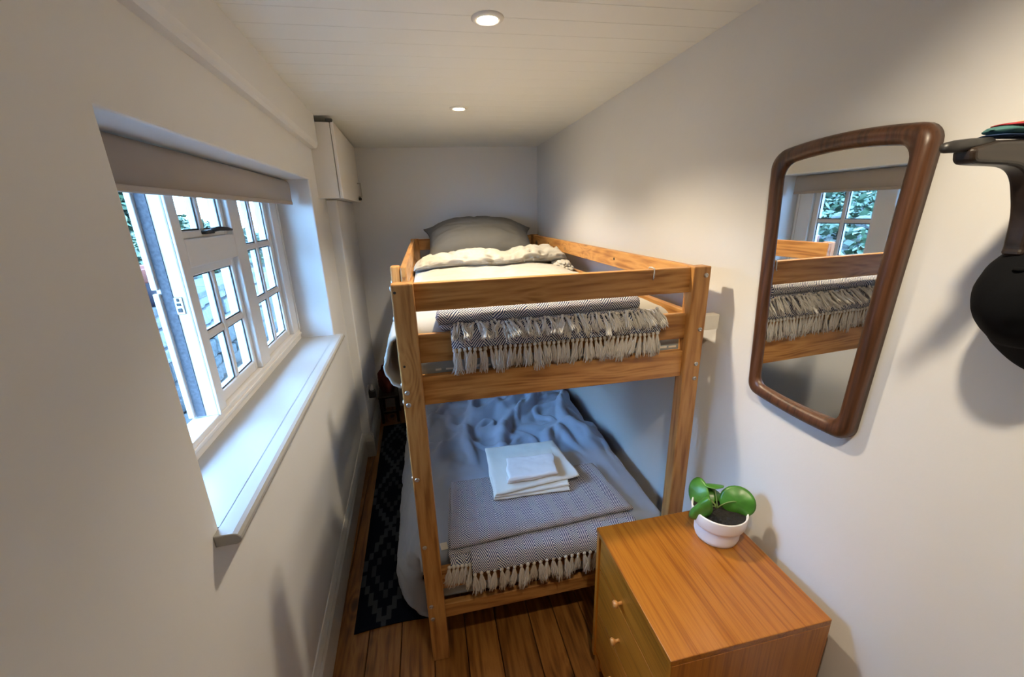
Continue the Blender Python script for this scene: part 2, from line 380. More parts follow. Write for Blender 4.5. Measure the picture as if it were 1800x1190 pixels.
# ceiling of painted boards, very slightly sloping
ce = bpy.data.objects.new('ceiling', None); COL.objects.link(ce); ce.location = (0, 0, CH)
ce.rotation_euler = (math.atan(SLY), -math.atan(SLX), 0); ORG[ce.name] = Vector((0, 0, 0))
props(ce, 'low ceiling of white painted tongue-and-groove boards', 'ceiling', kind='structure')
part('ceiling_backing', box(-.8, 1.35, YREAR-.15, 2.5, .012, .06), M['ceiling'], ce)
me = None; y = YREAR-.1; k = 0
while y < 2.42:
    if me is None:
        b0 = box(-.8, 1.35, 0, .0988, 0, .012, .0009); bo = part('board', b0, M['ceiling'], ce); me = bo.data; bo.location = (0, y, 0)
    else:
        bo = bpy.data.objects.new('board', me); COL.objects.link(bo); bo.parent = ce; bo.location = (0, y, 0)
    y += .0995; k += 1
def ceil_z(x, y): return CH+SLY*y+SLX*x

# ================================================================ WINDOW
win = thing('window_1', 'white painted cottage window of small panes with its left casement open', 'window', (-.534, YJ1, ZS), PHI, kind='structure')
XF, XO = -.534, -.602                  # room face and outer face of the frame
def wbox(name, x0, x1, y0, y1, z0, z1, mat='upvc', bev=.004, parent=None): return part(name, box(x0, x1, y0, y1, z0, z1, bev, 2), M[mat], parent or win)
fr = wbox('frame_rail', XO, XF, YJ1, YJ2, ZS-.026, 1.026)
wbox('frame_rail', XO, XF, YJ1, YJ2, 1.70, ZW)
wbox('frame_jamb', XO, XF, YJ1, -.262, 1.026, 1.70)
wbox('frame_jamb', XO, XF, 1.003, YJ2, 1.026, 1.70)
m1 = wbox('mullion', XO, XF, .135, .197, 1.026, 1.70)
wbox('mullion', XO, XF, .537, .634, 1.026, 1.70)
wbox('transom', XO, XF, .197, .537, 1.45, 1.527)
# weather beads on the side of the first mullion seen through the opened casement
wbox('weather_strip', -.590, -.566, .1325, .1352, 1.03, 1.70, 'raw', .0005, m1)
wbox('stop_bead', XO-.004, XO+.010, .123, .135, 1.405, 1.70, 'upvc', .002, m1)
wbox('stop_bead', XO-.004, XO+.010, .123, .135, 1.03, 1.395, 'upvc', .002, m1)
kp = part('keep_plate', box(-.566, -.546, .1315, .1352, 1.335, 1.382, .001), M['steel'], m1)
b2 = BM(); box(-.562, -.551, .1300, .132, 1.341, 1.352, .001, 1, b2); box(-.562, -.551, .1300, .132, 1.358, 1.366, .001, 1, b2); box(-.560, -.553, .1300, .132, 1.370, 1.379, .001, 1, b2)
part('keep_slot', b2, M['black'], m1)
# mouldings run round the frame members
wbox('moulding', XF-.001, XF+.006, .137, .148, 1.026, 1.70, bev=.002); wbox('moulding', XF-.001, XF+.006, YJ1, YJ2, .998, 1.010, bev=.002)
wbox('moulding', XF-.001, XF+.006, 1.088, 1.10, 1.026, 1.70, bev=.002)
def sash(y0, y1, z0, z1, stile, cols, rows, xf=-.552, xo=-.588, rails=None):
    """fixed light: stiles and rails, bars between the panes, one pane part per opening"""
    sx = part('sash', BM(), M['upvc'], win)
    bm = BM(); b, t = rails or (.034, .03)
    s1 = stile[1] if isinstance(stile, tuple) else stile; s0 = stile[0] if isinstance(stile, tuple) else stile
    box(xo, xf, y0, y0+s0, z0, z1, .003, 1, bm); box(xo, xf, y1-s1, y1, z0, z1, .003, 1, bm); box(xo, xf, y0+s0, y1-s1, z0, z0+b, .003, 1, bm); box(xo, xf, y0+s0, y1-s1, z1-t, z1, .003, 1, bm)
    bm.to_mesh(sx.data); bm.free(); sx.data.transform(Matrix.Translation(-ORG[win.name]))
    Y0, Y1, Z0, Z1 = y0+s0, y1-s1, z0+b, z1-t; bw = .023
    cw = (Y1-Y0-bw*(cols-1))/cols; rh = (Z1-Z0-bw*(rows-1))/rows
    for c in range(1, cols):
        yy = Y0+c*(cw+bw)-bw; part('glazing_bar', box(xo+.004, xf-.002, yy, yy+bw, Z0, Z1, .005, 2), M['upvc'], sx)
    for r in range(1, rows):
        zz = Z0+r*(rh+bw)-bw
        for c in range(cols):
            ya = Y0+c*(cw+bw); part('glazing_bar', box(xo+.004, xf-.002, ya-.001, ya+cw+.001, zz, zz+bw, .005, 2), M['upvc'], sx)
    for c in range(cols):
        for r in range(rows):
            ya, za = Y0+c*(cw+bw), Z0+r*(rh+bw)
            part('pane', box(-.567, -.563, ya, ya+cw, za, za+rh), M['glass'], sx)
            g = BM(); e = .0045
            for (a0, a1, c0, c1) in ((ya, ya+e, za, za+rh), (ya+cw-e, ya+cw, za, za+rh), (ya+e, ya+cw-e, za, za+e), (ya+e, ya+cw-e, za+rh-e, za+rh)):
                box(-.5628, -.5605, a0, a1, c0, c1, 0, 1, g)
            part('gasket', g, M['gasket'], sx)
    return sx
sash(.634, 1.003, 1.026, 1.70, (.020, .036), 2, 3)
sash(.197, .537, 1.026, 1.45, (.022, .022), 2, 2, rails=(.036, .026))
vent = sash(.197, .537, 1.527, 1.70, (.022, .022), 2, 1, rails=(.022, .018))
lt = part('latch', box(-.553, -.535, .345, .400, 1.536, 1.548, .003, 2), M['black'], vent)
lt2 = tube([(-.54, .385, 1.546), (-.522, .40, 1.55), (-.508, .425, 1.548), (-.505, .448, 1.545)], [.006, .007, .006, .004], 10)
part('latch', lt2, M['black'], vent, True)
# the opened casement: hinged on the near jamb, swung right out
cs = part('casement', BM(), M['upvc'], win)
bm = BM(); TH = math.radians(84)
def leafbox(u0, u1, z0, z1, t0=0, t1=.042, bv=.003, bmx=None):  # u along the casement from the hinge, t through it
    t = box(t0, t1, u0, u1, z0, z1, bv); bmesh.ops.rotate(t, cent=(0, 0, 0), matrix=Matrix.Rotation(TH, 3, 'Z'), verts=t.verts)
    bmesh.ops.translate(t, vec=(XO-.004, -.258, 0), verts=t.verts)
    if bmx is None: return t
    mm = bpy.data.meshes.new('t'); t.to_mesh(mm); t.free(); bmx.from_mesh(mm); bpy.data.meshes.remove(mm)
leafbox(0, .04, 1.03, 1.695, bmx=bm); leafbox(.35, .39, 1.03, 1.695, bmx=bm); leafbox(.04, .35, 1.03, 1.075, bmx=bm); leafbox(.04, .35, 1.655, 1.695, bmx=bm)
bm.to_mesh(cs.data); bm.free(); cs.data.transform(Matrix.Translation(-ORG[win.name]))
part('glazing_bar', leafbox(.18, .21, 1.075, 1.655, .004, .038), M['upvc'], cs)
for zz in (1.25, 1.44): part('glazing_bar', leafbox(.04, .35, zz, zz+.028, .006, .036), M['upvc'], cs)
for u0, u1 in ((.04, .18), (.21, .35)):
    for z0, z1 in ((1.075, 1.25), (1.278, 1.44), (1.468, 1.655)): part('pane', leafbox(u0, u1, z0, z1, .019, .023, 0), M['glass'], cs)
# window board with rounded nose
zt = ZS
prof = [(XF, zt-.026), (XF, zt), (XL+.035, zt), (XL+.043, zt-.003), (XL+.048, zt-.009), (XL+.049, zt-.016), (XL+.046, zt-.022), (XL+.04, zt-.026), (XL, zt-.026)]
sb = extrude_poly([(x, z) for x, z in prof if x <= XL+1e-6 or x > XL+1e-6], 'y', YJ1-.028, YJ2+.014, .002, 1)
# trim the board's ears back so that only the nose runs past the opening
for v in sb.verts:
    if v.co.x < XL+.0005:
        v.co.y = min(max(v.co.y, YJ1+.001), YJ2-.001)
sb2 = BM()
sb.free()
inner = extrude_poly([(XF, zt-.026), (XF, zt), (XL+.002, zt), (XL+.002, zt-.026)], 'y', YJ1+.0005, YJ2-.0005)
nose = extrude_poly([(XL+.0005, zt-.026), (XL+.0005, zt), (XL+.034, zt), (XL+.043, zt-.003), (XL+.048, zt-.009), (XL+.049, zt-.016), (XL+.046, zt-.022), (XL+.04, zt-.026)], 'y', YJ1-.030, YJ2+.016, .0015, 1)
for t in (inner, nose):
    mm = bpy.data.meshes.new('t'); t.to_mesh(mm); t.free(); sb2.from_mesh(mm); bpy.data.meshes.remove(mm)
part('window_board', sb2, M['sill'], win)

# roller blind
bl = thing('roller_blind', 'taupe fabric roller blind pulled a little way down over the window', 'blind', (-.47, YJ1+.01, 1.635), PHI)
def blindshape():
    pts = [(-.462, 1.637)]
    for i in range(9):
        a = PI*i/8*.9; pts.append((-.474+.018*math.cos(a*1.0)+.0, 1.722+.018*math.sin(a)))
    return pts
cloth = [(-.458, 1.640), (-.456, 1.70)] + [(-.478+.022*math.cos(a), 1.718+.022*math.sin(a)) for a in np.linspace(0, PI*.95, 10)]
n = len(cloth); P = np.zeros((n, 2, 3))
for i, (x, z) in enumerate(cloth):
    for j, yy in enumerate((YJ1+.012, YJ2-.035)): P[i, j] = (x, yy, z)
me_b = grid_mesh('fabric', P); ob = link('fabric', me_b, M['blind'], bl, True)
sm = ob.modifiers.new('thick', 'SOLIDIFY'); sm.thickness = .0015
part('bottom_bar', box(-.4625, -.4535, YJ1+.012, YJ2-.035, 1.633, 1.648, .003, 2), M['blind'], bl)
part('roller', lathe([(.0, YJ1+.008), (.017, YJ1+.008), (.017, YJ2-.03), (0, YJ2-.03)], 20, (0, 0, 0), None), M['trim'], bl)
ro = bl.children[-1]; ro.data.transform(Matrix.Translation(ORG[bl.name])); ro.data.transform(Matrix.Rotation(-PI/2, 4, 'X')); ro.data.transform(Matrix.Translation(Vector((-.478, 0, 1.718))-ORG[bl.name]))
for yy in (YJ1+.002, YJ2-.030): part('bracket', box(-.496, -.462, yy, yy+.004, 1.70, 1.744, .001), M['trim'], bl)

# ================================================================ DOWNLIGHTS
def downlight(x, y, label, watts=LAMP_WATTS, tilt=.10, deg=SPOT_DEG):
    z = ceil_z(x, y); t = thing('ceiling_downlight', label, 'ceiling light', (x, y, z), group='recessed downlights')
    part('bezel', lathe([(.028, -.002), (.030, -.006), (.040, -.006), (.0445, -.003), (.0455, .0), (.0455, .003), (.028, .003)], 40, (x, y, z)), M['trim'], t, True)
    part('lamp_face', lathe([(.0275, -.0022), (.026, -.0035), (.015, -.0050), (.0, -.0055)], 32, (x, y, z)), M['bulb'], t, True)
    ld = bpy.data.lights.new('lamp', 'SPOT'); ld.energy = watts; ld.color = LAMP_COLOR; ld.spot_size = math.radians(deg); ld.spot_blend = .75; ld.shadow_soft_size = .026
    lo = bpy.data.objects.new('lamp', ld); COL.objects.link(lo); lo.parent = t; lo.location = (0, 0, -.036); lo.rotation_euler = (0, -tilt, 0)
    return t
downlight(.322, .190, 'white ringed recessed downlight in the ceiling above the foot of the bunk')
downlight(.319, 1.119, 'white ringed recessed downlight in the ceiling above the middle of the upper mattress')

downlight(.385, -.90, 'white ringed recessed downlight in the ceiling above the viewer, aimed at the mirror wall', 36.0, .52, 112)

# ================================================================ BUNK BED
BW, BL, BH = .97, 2.08, 1.40
bed = thing('bunk_bed', 'honey pine bunk bed with bolted posts and slatted guard rails', 'bunk bed', (BW/2, BL/2, 0))
PT, PD = .060, .046
def bolt(parent, p, d):
    """pan head bolt at p facing direction d ('-y', '-x')"""
    rot = {'-y': (PI/2, 0, 0), '-x': (0, -PI/2, 0), '+x': (0, PI/2, 0)}[d]
    bm = lathe([(.0075, 0), (.0075, .0012), (.006, .003), (.003, .004), (.0028, .0026), (0, .0026)], 14, (0, 0, 0), rot)
    bmesh.ops.translate(bm, vec=p, verts=bm.verts)
    return part('bolt', bm, M['chrome'], parent, True)
posts = {}
for nm, x0, y0 in (('fl', 0, 0), ('fr', BW-PT, 0), ('bl', 0, BL-PD), ('br', BW-PT, BL-PD)):
    bm = box(x0, x0+PT, y0, y0+PD, 0, BH, .004, 2)
    posts[nm] = part('post', bm, M['pine_z'], bed)
for z in (1.083, 1.044, .786, .522, .263, .205): bolt(posts['fl'], (.014, 0, z), '-y')
for z in (1.372, 1.196, 1.076, 1.024): bolt(posts['fr'], (.953, 0, z), '-y')
for z in (1.385, 1.30, 1.10, 1.045, .78, .52): bolt(posts['fl'], (0, .022, z), '-x')
part('dowel_hole', lathe([(.0035, 0), (.0035, .001), (0, .001)], 10, (.014, -.0006, 1.165), (PI/2, 0, 0)), M['black'], posts['fl'])
part('dowel_hole', lathe([(.004, 0), (.004, .001), (0, .001)], 10, (.010, -.0006, 1.378), (PI/2, 0, 0)), M['black'], posts['fl'])
RT = .024
def endrail(y, z0, z1): return part('end_rail', box(PT-.002, BW-PT+.002, y, y+RT, z0, z1, .003, 2), M['pine_x'], bed)
for y in (.018, BL-.018-RT):
    for z0, z1 in ((1.317, 1.397), (1.163, 1.248), (1.029, 1.121), (.312, .395), (.178, .237)): endrail(y, z0, z1)
def siderail(x, y0, y1, z0, z1, nm='side_rail'): return part(nm, box(x, x+RT, y0, y1, z0, z1, .003, 2), M['pine_y'], bed)
for z0, z1, nm in ((1.326, 1.397, 'guard_rail'), (1.163, 1.248, 'guard_rail'), (1.029, 1.121, 'side_rail'), (.178, .27, 'side_rail')):
    r = siderail(BW-.018-RT, PD-.002, BL-PD+.002, z0, z1, nm)
    if nm == 'guard_rail' and z0 > 1.3:
        for yy in (.60, 1.62): part('screw_hole', lathe([(.006, 0), (.006, .001), (0, .001)], 12, (BW-.018-RT-.0006, yy, 1.362), (0, -PI/2, 0)), M['black'], r)
for z0, z1 in ((1.031, 1.121), (.178, .27)): siderail(.018, PD-.002, BL-PD+.002, z0, z1)
# shorter guard on the window side, leaving the gap for climbing in
up = part('guard_upright', box(-.030, .004, .41, .452, 1.05, 1.40, .006, 3), M['pine_z'], bed)
bolt(up, (-.030, .431, 1.34), '-x'); bolt(up, (-.030, .431, 1.09), '-x')
for z0, z1 in ((1.312, 1.397), (1.175, 1.255)): part('guard_rail', box(.005, .027, .405, BL-.01, z0, z1, .004, 2), M['pine_y'], bed)
# slats under both mattresses
for i in range(13):
    yy = .12+i*.145
    for z in (1.045, .195): part('slat', box(.043, BW-.043, yy, yy+.068, z, z+.016, .002), M['pine_x'], bed)
# small hook of wire hung over the top rail
part('wire_hook', tube([(.783, .050, 1.392), (.783, .046, 1.400), (.783, .032, 1.4015), (.783, .0165, 1.399), (.783, .0150, 1.388), (.782, .0150, 1.372), (.779, .0140, 1.366)], .0022, 8), M['clear'], bed, True)
wb = thing('wood_offcut', 'small pale offcut of wood wedged between the right bed post and the wall', 'wood block', (1.0, .024, 1.19))
part('block', box(.9705, 1.024, .004, .034, 1.19, 1.24, .002), M['label'], wb); M['label'].name = 'pale_card'

# mattresses
def soft_box(name, x0, x1, y0, y1, z0, z1, r, mat, label, cat, seed=0, amp=.004, nx=40, ny=70):
    t = thing(name, label, cat, ((x0+x1)/2, (y0+y1)/2, z0))
    P1 = np.zeros((nx, ny, 3)); P2 = np.zeros((nx, ny, 3))
    h = (z1-z0)/2
    for i in range(nx):
        u = i/(nx-1); u = .5-.5*math.cos(PI*u)
        for j in range(ny):
            v = j/(ny-1); v = .5-.5*math.cos(PI*v)
            x, y = x0+(x1-x0)*u, y0+(y1-y0)*v
            d = min(x-x0, x1-x, y-y0, y1-y); e = math.sqrt(max(0, 1-max(0, 1-d/r)**2))
            nz = amp*fbm(x*6, y*6, seed)
            P1[i, j] = (x, y, z0+h+h*e+nz*e); P2[i, j] = (x, y, z0+h-h*e)
    me = merge_meshes('padding', [grid_mesh('a', P1), grid_mesh('b', P2, flip=True)])
    link('padding', me, M[mat], t, True)
    return t
mu = soft_box('mattress', .045, .925, .046, 2.03, 1.062, 1.20, .05, 'mattress', 'blue-grey mattress showing between the rails of the upper bunk', 'mattress', 1)
ml = soft_box('mattress', .045, .925, .046, 2.03, .212, .325, .045, 'mattress', 'mattress of the lower bunk, mostly hidden under its duvet', 'mattress', 2)
bm = BM()
for i in range(26):   # worn pale printed band along the foot of the upper mattress
    a = .10+i*.031; box(a, a+.012+.016*random.random(), .0448, .0462, 1.126, 1.131+.006*random.random(), 0, 1, bm)
part('printed_band', bm, M['label'], mu)

# ---------------------------------------------------------------- duvets
def wrinkle(x, y, s, fx=1.0, fy=1.0):
    """ridged cloth folds, height about -1..1"""
    wx = x+.12*noise.noise(Vector((x*3, y*3, s))); wy = y+.12*noise.noise(Vector((x*3, y*3, s+9)))
    a = noise.noise(Vector((wx*5*fx, wy*5*fy, s))); b = noise.noise(Vector((wx*11*fx, wy*11*fy, s+3)))
    c = abs(noise.noise(Vector((wx*8*fx, wy*8*fy, s+5))))
    return .6*a+.3*b+.7*(.35-c)
def foldline(x, y, s, wid=.10):
    """long thin standing folds: 1 on a fold line, 0 away from it"""
    w_ = .25*noise.noise(Vector((x*.9, y*.9, s+2)))
    return math.exp(-(noise.noise(Vector((x+w_, y+w_, s)))/wid)**2)
def duvet_lower():
    t = thing('duvet', 'rumpled grey duvet on the lower bunk spilling over its side towards the rug', 'duvet', (.45, 1.0, .33))
    nu, nv = 150, 220
    # cross-section from the hem by the rug, up the side and across to the wall
    prof = [(-.070, .045), (-.108, .07), (-.122, .13), (-.105, .22), (-.075, .30), (-.05, .36), (-.01, .402), (.05, .418), (.2, .422), (.45, .425), (.7, .422), (.86, .415), (.93, .395), (.955, .36), (.957, .335)]
    s = [0]
    for a, b in zip(prof, prof[1:]): s.append(s[-1]+math.dist(a, b))
    us = np.linspace(0, s[-1], nu); X = np.interp(us, s, [p[0] for p in prof]); Z = np.interp(us, s, [p[1] for p in prof])
    P = np.zeros((nu, nv, 3))
    for i in range(nu):
        x00, z0 = X[i], Z[i]; side = min(1, max(0, (.03-x00)/.12))
        for j in range(nv):
            x0 = x00
            v = j/(nv-1)
            yf = .066+.10*side**.8          # the hem swings back from the post
            y = yf+(2.02-yf)*v
            far = min(1, max(0, (y-.45)/.25))
            amp = (.008+.040*far)*(1-.6*side)
            w = wrinkle(x0, y, 4.0, 1.35, .7)*.55+1.0*far*(foldline(x0*5.2+.8*math.sin(y*2.2), y*1.7, 61.0, .11)-.35)*min(1, .35+x0*2 if x0 > 0 else .35)+.45*foldline(x0*4-y*5, y*2.5+x0*4, 71.0, .09)
            dz = amp*w; dx = -side*.018*wrinkle(y*1.6, z0*2.5, 7.0)
            z = z0
            if side == 0: z = z0+.010*math.sin(min(1, v*3)*PI)*math.sin(PI*(x0+.1)/1.1)
            fold = min(1, (y-yf)/.035)          # rounded front end tucked under itself
            z = z-(1-math.sqrt(max(0, 1-(1-fold)**2)))*.055*(1-side)
            if y > 1.75: z += 0.0
            if side > 0:                        # the hanging corner wraps round into the bed
                g = math.sqrt(max(0, 1-(1-min(1, (y-yf)/.13))**2)); x0 = -.005*(1-g)+x0*g+(0 if g else 0)
                x0 = min(x0, .03)
            zmin = .335 if x0 > .04 and y > .1 else .03
            P[i, j] = (x0+dx, y, max(z+dz, zmin-.02))
    me = grid_mesh('cover', P, flip=True)
    o = link('cover', me, M['duvet_blue'], t, True)
    m = o.modifiers.new('thick', 'SOLIDIFY'); m.thickness = .010; m.offset = -1
    # the clearly standing folds
    return t
duvet_lower()
def duvet_upper():
    t = thing('duvet', 'cream-lit grey duvet turned back below the pillow of the upper bunk', 'duvet', (.45, .9, 1.2))
    nu, nv = 130, 150
    P = np.zeros((nu, nv, 3))
    for j in range(nv):
        v = j/(nv-1); y = .068+(1.45-.068)*v
        gap = min(1, max(0, (.385-y)/.05))       # where there is no guard rail the edge spills over the side
        if gap > 0: prof = [(-.030, 1.04), (-.058, 1.085), (-.064, 1.135), (-.050, 1.185), (-.025, 1.225), (.01, 1.25), (.06, 1.262)]
        else: prof = []
        inner = [(.036, 1.19), (.034, 1.21), (.034, 1.225), (.036, 1.24), (.042, 1.25), (.055, 1.257), (.075, 1.263)]
        outer = [(-.002, 1.082), (-.026, 1.098), (-.040, 1.13), (-.034, 1.185), (-.016, 1.228), (.014, 1.252), (.06, 1.264)]
        L7 = [(a[0]*(1-gap)+b[0]*gap, a[1]*(1-gap)+b[1]*gap) for a, b in zip(inner, outer)]
        pr = L7+[(.2, 1.272), (.45, 1.276), (.7, 1.272), (.83, 1.262), (.885, 1.24), (.905, 1.215), (.908, 1.20)]
        s = [0]
        for a, b in zip(pr, pr[1:]): s.append(s[-1]+math.dist(a, b))
        us = np.linspace(0, 1, nu)*s[-1]; X = np.interp(us, s, [p[0] for p in pr]); Z = np.interp(us, s, [p[1] for p in pr])
        for i in range(nu):
            w = wrinkle(X[i], y, 12.0, .8, 1.0); fold = min(1, (y-.068)/.06)
            z = Z[i]-(1-math.sqrt(max(0, 1-(1-fold)**2)))*.05*(1 if X[i] > .05 else .2)
            side = min(1, max(0, (.02-X[i])/.06))
            z += .016*w*(1-side)*min(1, v*3+.4)+.012*math.sin(PI*min(1, max(0, X[i]/.9)))*math.sin(PI*v)
            P[i, j] = (X[i]-side*.012*wrinkle(y*3, Z[i]*6, 2.0), y, z)
    me = grid_mesh('cover', P, flip=True)
    o = link('cover', me, M['duvet'], t, True); m = o.modifiers.new('thick', 'SOLIDIFY'); m.thickness = .008; m.offset = -1
    # the turned-back end: a thick soft roll across the bed
    nu, nv = 160, 44; P = np.zeros((nv, nu, 3))
    for i in range(nu):
        u = i/(nu-1); x = .028+.905*u
        endf = math.sqrt(max(0, 1-max(0, 1-u/.16)**2))*math.sqrt(max(0, 1-max(0, 1-(1-u)/.07)**2))
        yc = 1.27+.085*u+.02*math.sin(u*9)+.03*fbm(u*3, 5.0); hh = (.040+.010*fbm(u*4, 2)+.010*u)*max(.10, endf); ww = .155*(.6+.4*endf)
        for k in range(nv):
            a = 2*PI*k/nv
            y = yc+ww*math.cos(a)*(1 if math.cos(a) > 0 else 1.0); z = 1.272+hh+hh*math.sin(a)
            n1 = wrinkle(x*1.1, math.cos(a)*.16+yc, 21.0, 1.0, 1.2); rid = abs(noise.noise(Vector((x*10+y*9, y*5+math.sin(a), 3.3))))
            rid2 = abs(noise.noise(Vector((x*19-y*12+math.sin(a)*.5, y*8, 7.7))))
            sv = math.sin(a)*1.3
            d = .014*n1+.010*noise.noise(Vector((x*5, sv, 8.8)))-.017*(.4+.8*u)*foldline(x*5.5+sv*1.1, sv*1.5-x*1.2, 41.0, .09)-.010*foldline(x*9-sv*1.8, sv*2+x*2, 55.0, .10)+.004
            P[k, i] = (x, y+d*math.cos(a)*1.2, max(1.262, z+d*(.35+max(0, math.sin(a)))))
    me = grid_mesh('turned_back_end', P, close_u=True)
    link('turned_back_end', me, M['duvet'], t, True)
    # crumpled corner by the wall
    bm = bmesh.new(); bmesh.ops.create_icosphere(bm, subdivisions=5, radius=1)
    for v in bm.verts:
        p = v.co.copy(); d = .35*noise.noise(p*1.4)-.30*math.exp(-(noise.noise(p*1.7+Vector((3, 1, 5)))/.09)**2)+.1
        p = p*(1+d); v.co = Vector((.875+.050*p.x, 1.16+.105*p.y, 1.265+.034*p.z)); v.co.x = min(v.co.x, .924)
    part('crumpled_corner', bm, M['duvet'], t, True)
    return t
duvet_upper()

# ---------------------------------------------------------------- pillow on the upper bunk
def pillow():
    t = thing('pillow', 'plump grey pillow propped against the end wall on the upper bunk', 'pillow', (.48, 1.85, 1.26))
    n1, n2 = 70, 60; top = np.zeros((n1, n2, 3)); bot = np.zeros((n1, n2, 3))
    R = Matrix.Translation((.485, 1.825, 1.385)) @ Matrix.Rotation(math.radians(27), 4, 'X') @ Matrix.Rotation(math.radians(-2), 4, 'Z')
    for i in range(n1):
        for j in range(n2):
            u, v = -1+2*i/(n1-1), -1+2*j/(n2-1)
            prof = max(0, (1-abs(u)**3.2))**.62*max(0, (1-abs(v)**3.0))**.62
            px = .375*u*(1-.07*(1-u*u*0)*(1-abs(v)**4)*abs(u)**3+.05*abs(u*v)**4); py = .235*v*(1-.06*abs(v)**3*(1-abs(u)**4)+.05*abs(u*v)**4)
            py -= .085*abs(u)**2.6*(v+1)/2
            w = .012*wrinkle(px*1.4, py*2.4, 33.0)*min(1, prof*3)+.010*abs(u)**3*noise.noise(Vector((px*6, py*22, 1)))*min(1, prof*4)
            top[i, j] = R @ Vector((px, py, (.125-.02*u*u)*prof+w+.004)); bot[i, j] = R @ Vector((px, py, -.062*prof-.004))
    me = merge_meshes('pillowcase', [grid_mesh('a', top), grid_mesh('b', bot, flip=True)])
    me2 = bmesh.new(); me2.from_mesh(me); bmesh.ops.remove_doubles(me2, verts=me2.verts, dist=.0001); me2.to_mesh(me); me2.free()
    link('pillowcase', me, M['pillow'], t, True)
pillow()

# ---------------------------------------------------------------- folded textiles
def slab(c, z0, z1, r=None, nx=40, ny=30, seed=0.0, amp=.002, uv0=(0, 0), droop=0.0):
    """one folded layer over the quad c (front-left, front-right, back-right, back-left), rounded on all its edges"""
    c = [Vector((*p, 0)) for p in c]; h = (z1-z0)/2; r = r or h*1.2
    W = ((c[1]-c[0]).length+(c[2]-c[3]).length)/2; D = ((c[3]-c[0]).length+(c[2]-c[1]).length)/2
    A = np.zeros((nx, ny, 3)); B = np.zeros((nx, ny, 3)); UA = np.zeros((nx, ny, 2)); UB = np.zeros((nx, ny, 2))
    def sp(t, n, L):   # denser towards both edges
        q = t/(n-1); k = r/L
        return q
    xs_ = sorted(set(list(np.linspace(0, 1, nx-8))+[r/W*k for k in (.03, .12, .3, .6)]+[1-r/W*k for k in (.03, .12, .3, .6)]))
    ys_ = sorted(set(list(np.linspace(0, 1, ny-8))+[r/D*k for k in (.03, .12, .3, .6)]+[1-r/D*k for k in (.03, .12, .3, .6)]))
    for i, u in enumerate(xs_):
        for j, v in enumerate(ys_):
            p = c[0]*(1-u)*(1-v)+c[1]*u*(1-v)+c[2]*u*v+c[3]*(1-u)*v
            d = min(u*W, (1-u)*W, v*D, (1-v)*D); q = max(0, 1-d/r); e = math.sqrt(max(0, 1-q*q))
            sx = amp*3*noise.noise(Vector((u*3, v*3, seed))); sy = amp*3*noise.noise(Vector((u*3, v*3, seed+5)))
            nz = amp*fbm(p.x*9, p.y*9, seed)*2
            ex = -droop*((u-.5)**2)*2
            A[i, j] = (p.x+sx, p.y+sy, z0+h+h*e+nz*min(1, d/r)+ex); B[i, j] = (p.x+sx, p.y+sy, z0+h-h*e+ex)
            UA[i, j] = (uv0[0]+u*W, uv0[1]+v*D+(0 if q == 0 else -math.copysign(h*(1-e), .5-v))); UB[i, j] = (uv0[0]+u*W, uv0[1]-v*D-h*2+(h*(1-e) if v < .5 else 0))
    return [grid_mesh('a', A, UA), grid_mesh('b', B, UB, flip=True)]
def merge_uv(name, meshes):
    V, F, U = [], [], []
    for me in meshes:
        o = len(V); V += [tuple(v.co) for v in me.vertices]
        l = me.uv_layers[0].data if me.uv_layers else None
        for p in me.polygons:
            F.append([o+k for k in p.vertices]); U += [tuple(l[k].uv) if l else (0, 0) for k in p.loop_indices]
        bpy.data.meshes.remove(me)
    m = bpy.data.meshes.new(name); m.from_pydata(V, [], F); l = m.uv_layers.new(name='UVMap')
    for k, q in enumerate(U): l.data[k].uv = q
    return m
TASSELS = []
def make_tassels():
    for s in range(6):
        rnd = random.Random(40+s); bm = bmesh.new()
        t = bmesh.new(); bmesh.ops.create_icosphere(t, subdivisions=2, radius=.0052); bmesh.ops.scale(t, vec=(1, .9, 1.15), verts=t.verts)
        mm = bpy.data.meshes.new('t'); t.to_mesh(mm); t.free(); bm.from_mesh(mm); bpy.data.meshes.remove(mm)
        for k in range(17):
            a = rnd.random()*2*PI; sp = .0035+.0085*rnd.random(); ln = .062*(.82+.3*rnd.random()); pts = []
            dx, dy = math.cos(a)*sp, math.sin(a)*sp*.5; ph = rnd.random()*6; kk = rnd.uniform(.0012, .0042)
            for q in range(7):
                f = q/6
                pts.append((dx*f**.7+kk*math.sin(ph+f*7)*f, dy*f**.7-.001+kk*.6*math.cos(ph+f*6)*f, -.002-ln*f))
            tube(pts, [.0021, .0022, .0021, .0020, .0019, .0017, .0009], 4, bm)
        me = bpy.data.meshes.new('tassel'); bm.to_mesh(me); bm.free(); me.materials.append(M['tassel'])
        me.polygons.foreach_set('use_smooth', [True]*len(me.polygons)); TASSELS.append(me)
make_tassels()
def tassel(parent, p, rx=0.0, ry=0.0, sc=1.0, rnd=random):
    o = bpy.data.objects.new('tassel', rnd.choice(TASSELS)); COL.objects.link(o); o.parent = parent
    o.location = Vector(p)-ORG[parent.name]; o.rotation_euler = (rx, ry, rnd.uniform(-.5, .5)); o.scale = (sc, sc, sc*rnd.uniform(.92, 1.08))
    return o
